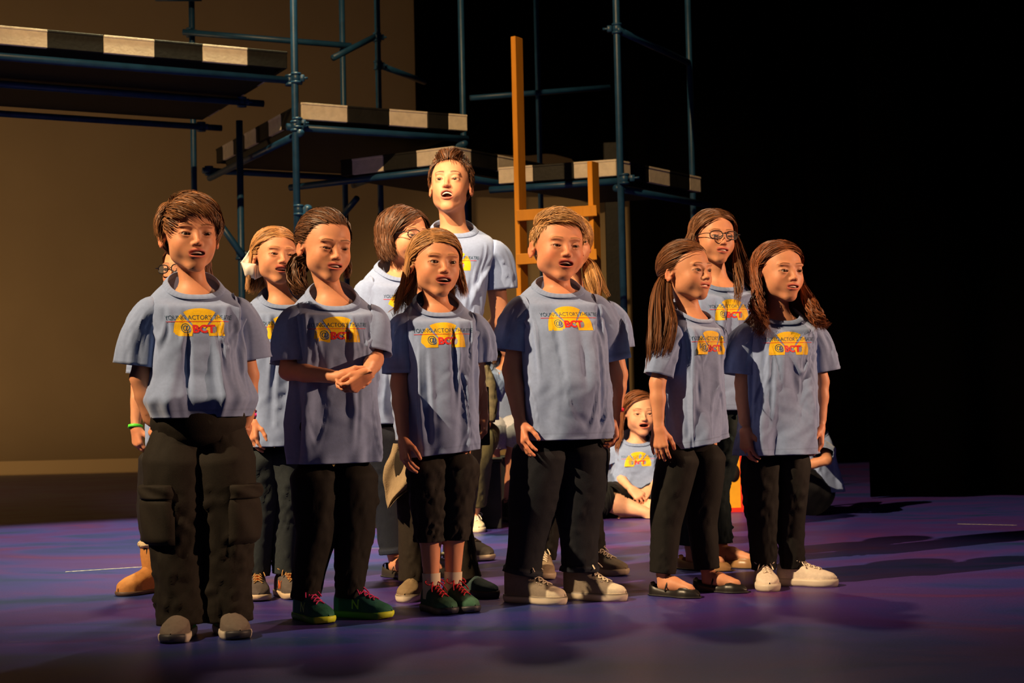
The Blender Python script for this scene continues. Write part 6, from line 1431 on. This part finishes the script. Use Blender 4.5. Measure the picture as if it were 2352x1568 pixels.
deck('highest platform with black and white painted edge, at the upper left', cornerL-np.array([0, 0, 0]), -U1, 2.8, V1, 1.8, zt, bl([0.27, 0.30, 0.31, 0.32, 0.34, 0.34, 0.34, 0.32, 0.26], False), bl([0.3]*6, False))
zt = z_at(692, 236, 10.0); deck('middle platform with black and white painted edge, right of the highest one', gp(0.045, 0.0), U1, 1.22, V1, 1.95, zt, bl([0.325, 0.305, 0.285, 0.16, 0.145], True), bl([0.13, 0.29, 0.27, 0.28, 0.27, 0.27, 0.27, 0.17], True))
U2 = nrm([0.60, 0.80, 0]); V2 = nrm([-0.86, 0.51, 0])
cN = PX(1040, 338, 10.25); cN2 = np.array([cN[0], cN[1], 0]); deck('lower platform behind the tall man with black and white painted edge', cN2, V2, 0.95, U2, 1.1, cN[2], bl([0.30, 0.28, 0.27, 0.10], True), bl([0.20, 0.30, 0.30, 0.30], True))
cO = PX(1414, 368, 10.25); cO2 = np.array([cO[0], cO[1], 0]); V3 = nrm([-0.955, 0.30, 0])
deck('right platform behind the yellow ladder with black and white painted edge', cO2, V3, 0.84, U2, 1.15, cO[2], bl([0.30, 0.29, 0.25], True), bl([0.19, 0.24, 0.28, 0.28, 0.16], True))

sc2 = empty('scaffold_tower', (0, 0, 0)); tag(sc2, 'blue pipe scaffold carrying the right platform, beside the yellow ladder', 'scaffold')
scaf_l = scaf; scaf = sc2
for (x, y, Y) in ((1420, 200, 10.12), (1586, 240, 12.0), (1236, 200, 13.6)):
    a, b = vpole(x, y, Y); pipe(a, b, sc2)
hp(PX(1422, 70, 10.12), PX(1578, 142, 11.95), e=0.03); coupler(PX(1417, 66, 10.12), sc2, off=(-0.05, 0, 0)); coupler(PX(1434, 411, 10.1), sc2, off=(0.05, -0.03, 0))
zl = cO[2]-0.14
hp(np.array([cO[0]+0.02, cO[1]+0.02, zl]), np.array([cO[0], cO[1], zl])+V3*0.84+np.array([0, 0.03, 0]), 'ledger'); hp(np.array([cO[0]+0.03, cO[1]+0.04, zl-0.05]), np.array([cO[0]+0.03, cO[1]+0.04, zl-0.05])+U2*1.15, 'ledger')
hp(PX(1080, 225, 13.3), PX(1400, 200, 13.8), 'rail', 0)
zn_ = cN[2]-0.14; q = np.array([cN[0], cN[1]+0.03, zn_]); scaf = scaf_l; hp(q, q+V2*1.35, 'ledger'); hp(q+np.array([0, 0, -0.05]), q+U2*1.1+np.array([0, 0, -0.05]), 'ledger')

# yellow wooden ladder
yel = mat('yellow_wood', (0.72, 0.29, 0.022), 0.55, noise=0.14, nscale=10, bump=0.3, bscale=40, stretch=(1, 1, 0.2))
ld = empty('ladder', (0, 0, 0)); YL = 9.45
bl_ = PX(1199, 600, YL); br = PX(1366, 600, YL); ld.location = (bl_[0], bl_[1], 0)
ty_ = R_(30); Rl = rotz(ty_)
tag(ld, 'yellow wooden ladder with one tall rail and one short rail, standing against the right platform', 'ladder')
org = np.array([bl_[0], bl_[1], 0])
def rail(px, ptop, Y, nm):
    t_ = PX(px, ptop, Y)[2]; x = PX(px, 500, Y)[0]; V, F = bevbox(np.array([x, Y, t_/2])-org, (0.0175, 0.044, t_/2), 0.003, rotz(R_(-33))); mk(nm, V, F, yel, ld, smooth=False)
rail(1196, 86, YL, 'rail'); rail(1365, 372, YL, 'rail')
for py, in ((492,), (592,), (690,), (790,), (890,), (990,), (1090,)):
    a = PX(1186, py+5, YL-0.03); b_ = PX(1370, py-7, YL-0.03); m_ = (a+b_)/2; zc = m_[2]; d = nrm((b_-a)*np.array([1, 0, 1])); Rr = np.stack([d, [0, 1, 0], np.cross(d, [0, 1, 0])], 1)
    V, F = bevbox(m_+np.array([0, -0.030, 0])-org, (np.linalg.norm(b_-a)/2, 0.010, 0.034), 0.003, Rr); mk('rung', V, F, yel, ld, smooth=False)
# short leaning strip by the lower rung
V, F = bevbox(PX(1204, 640, YL+0.05)-org, (0.014, 0.010, 0.16), 0.003, roty(R_(4))); mk('strip', V, F, yel, ld, smooth=False)
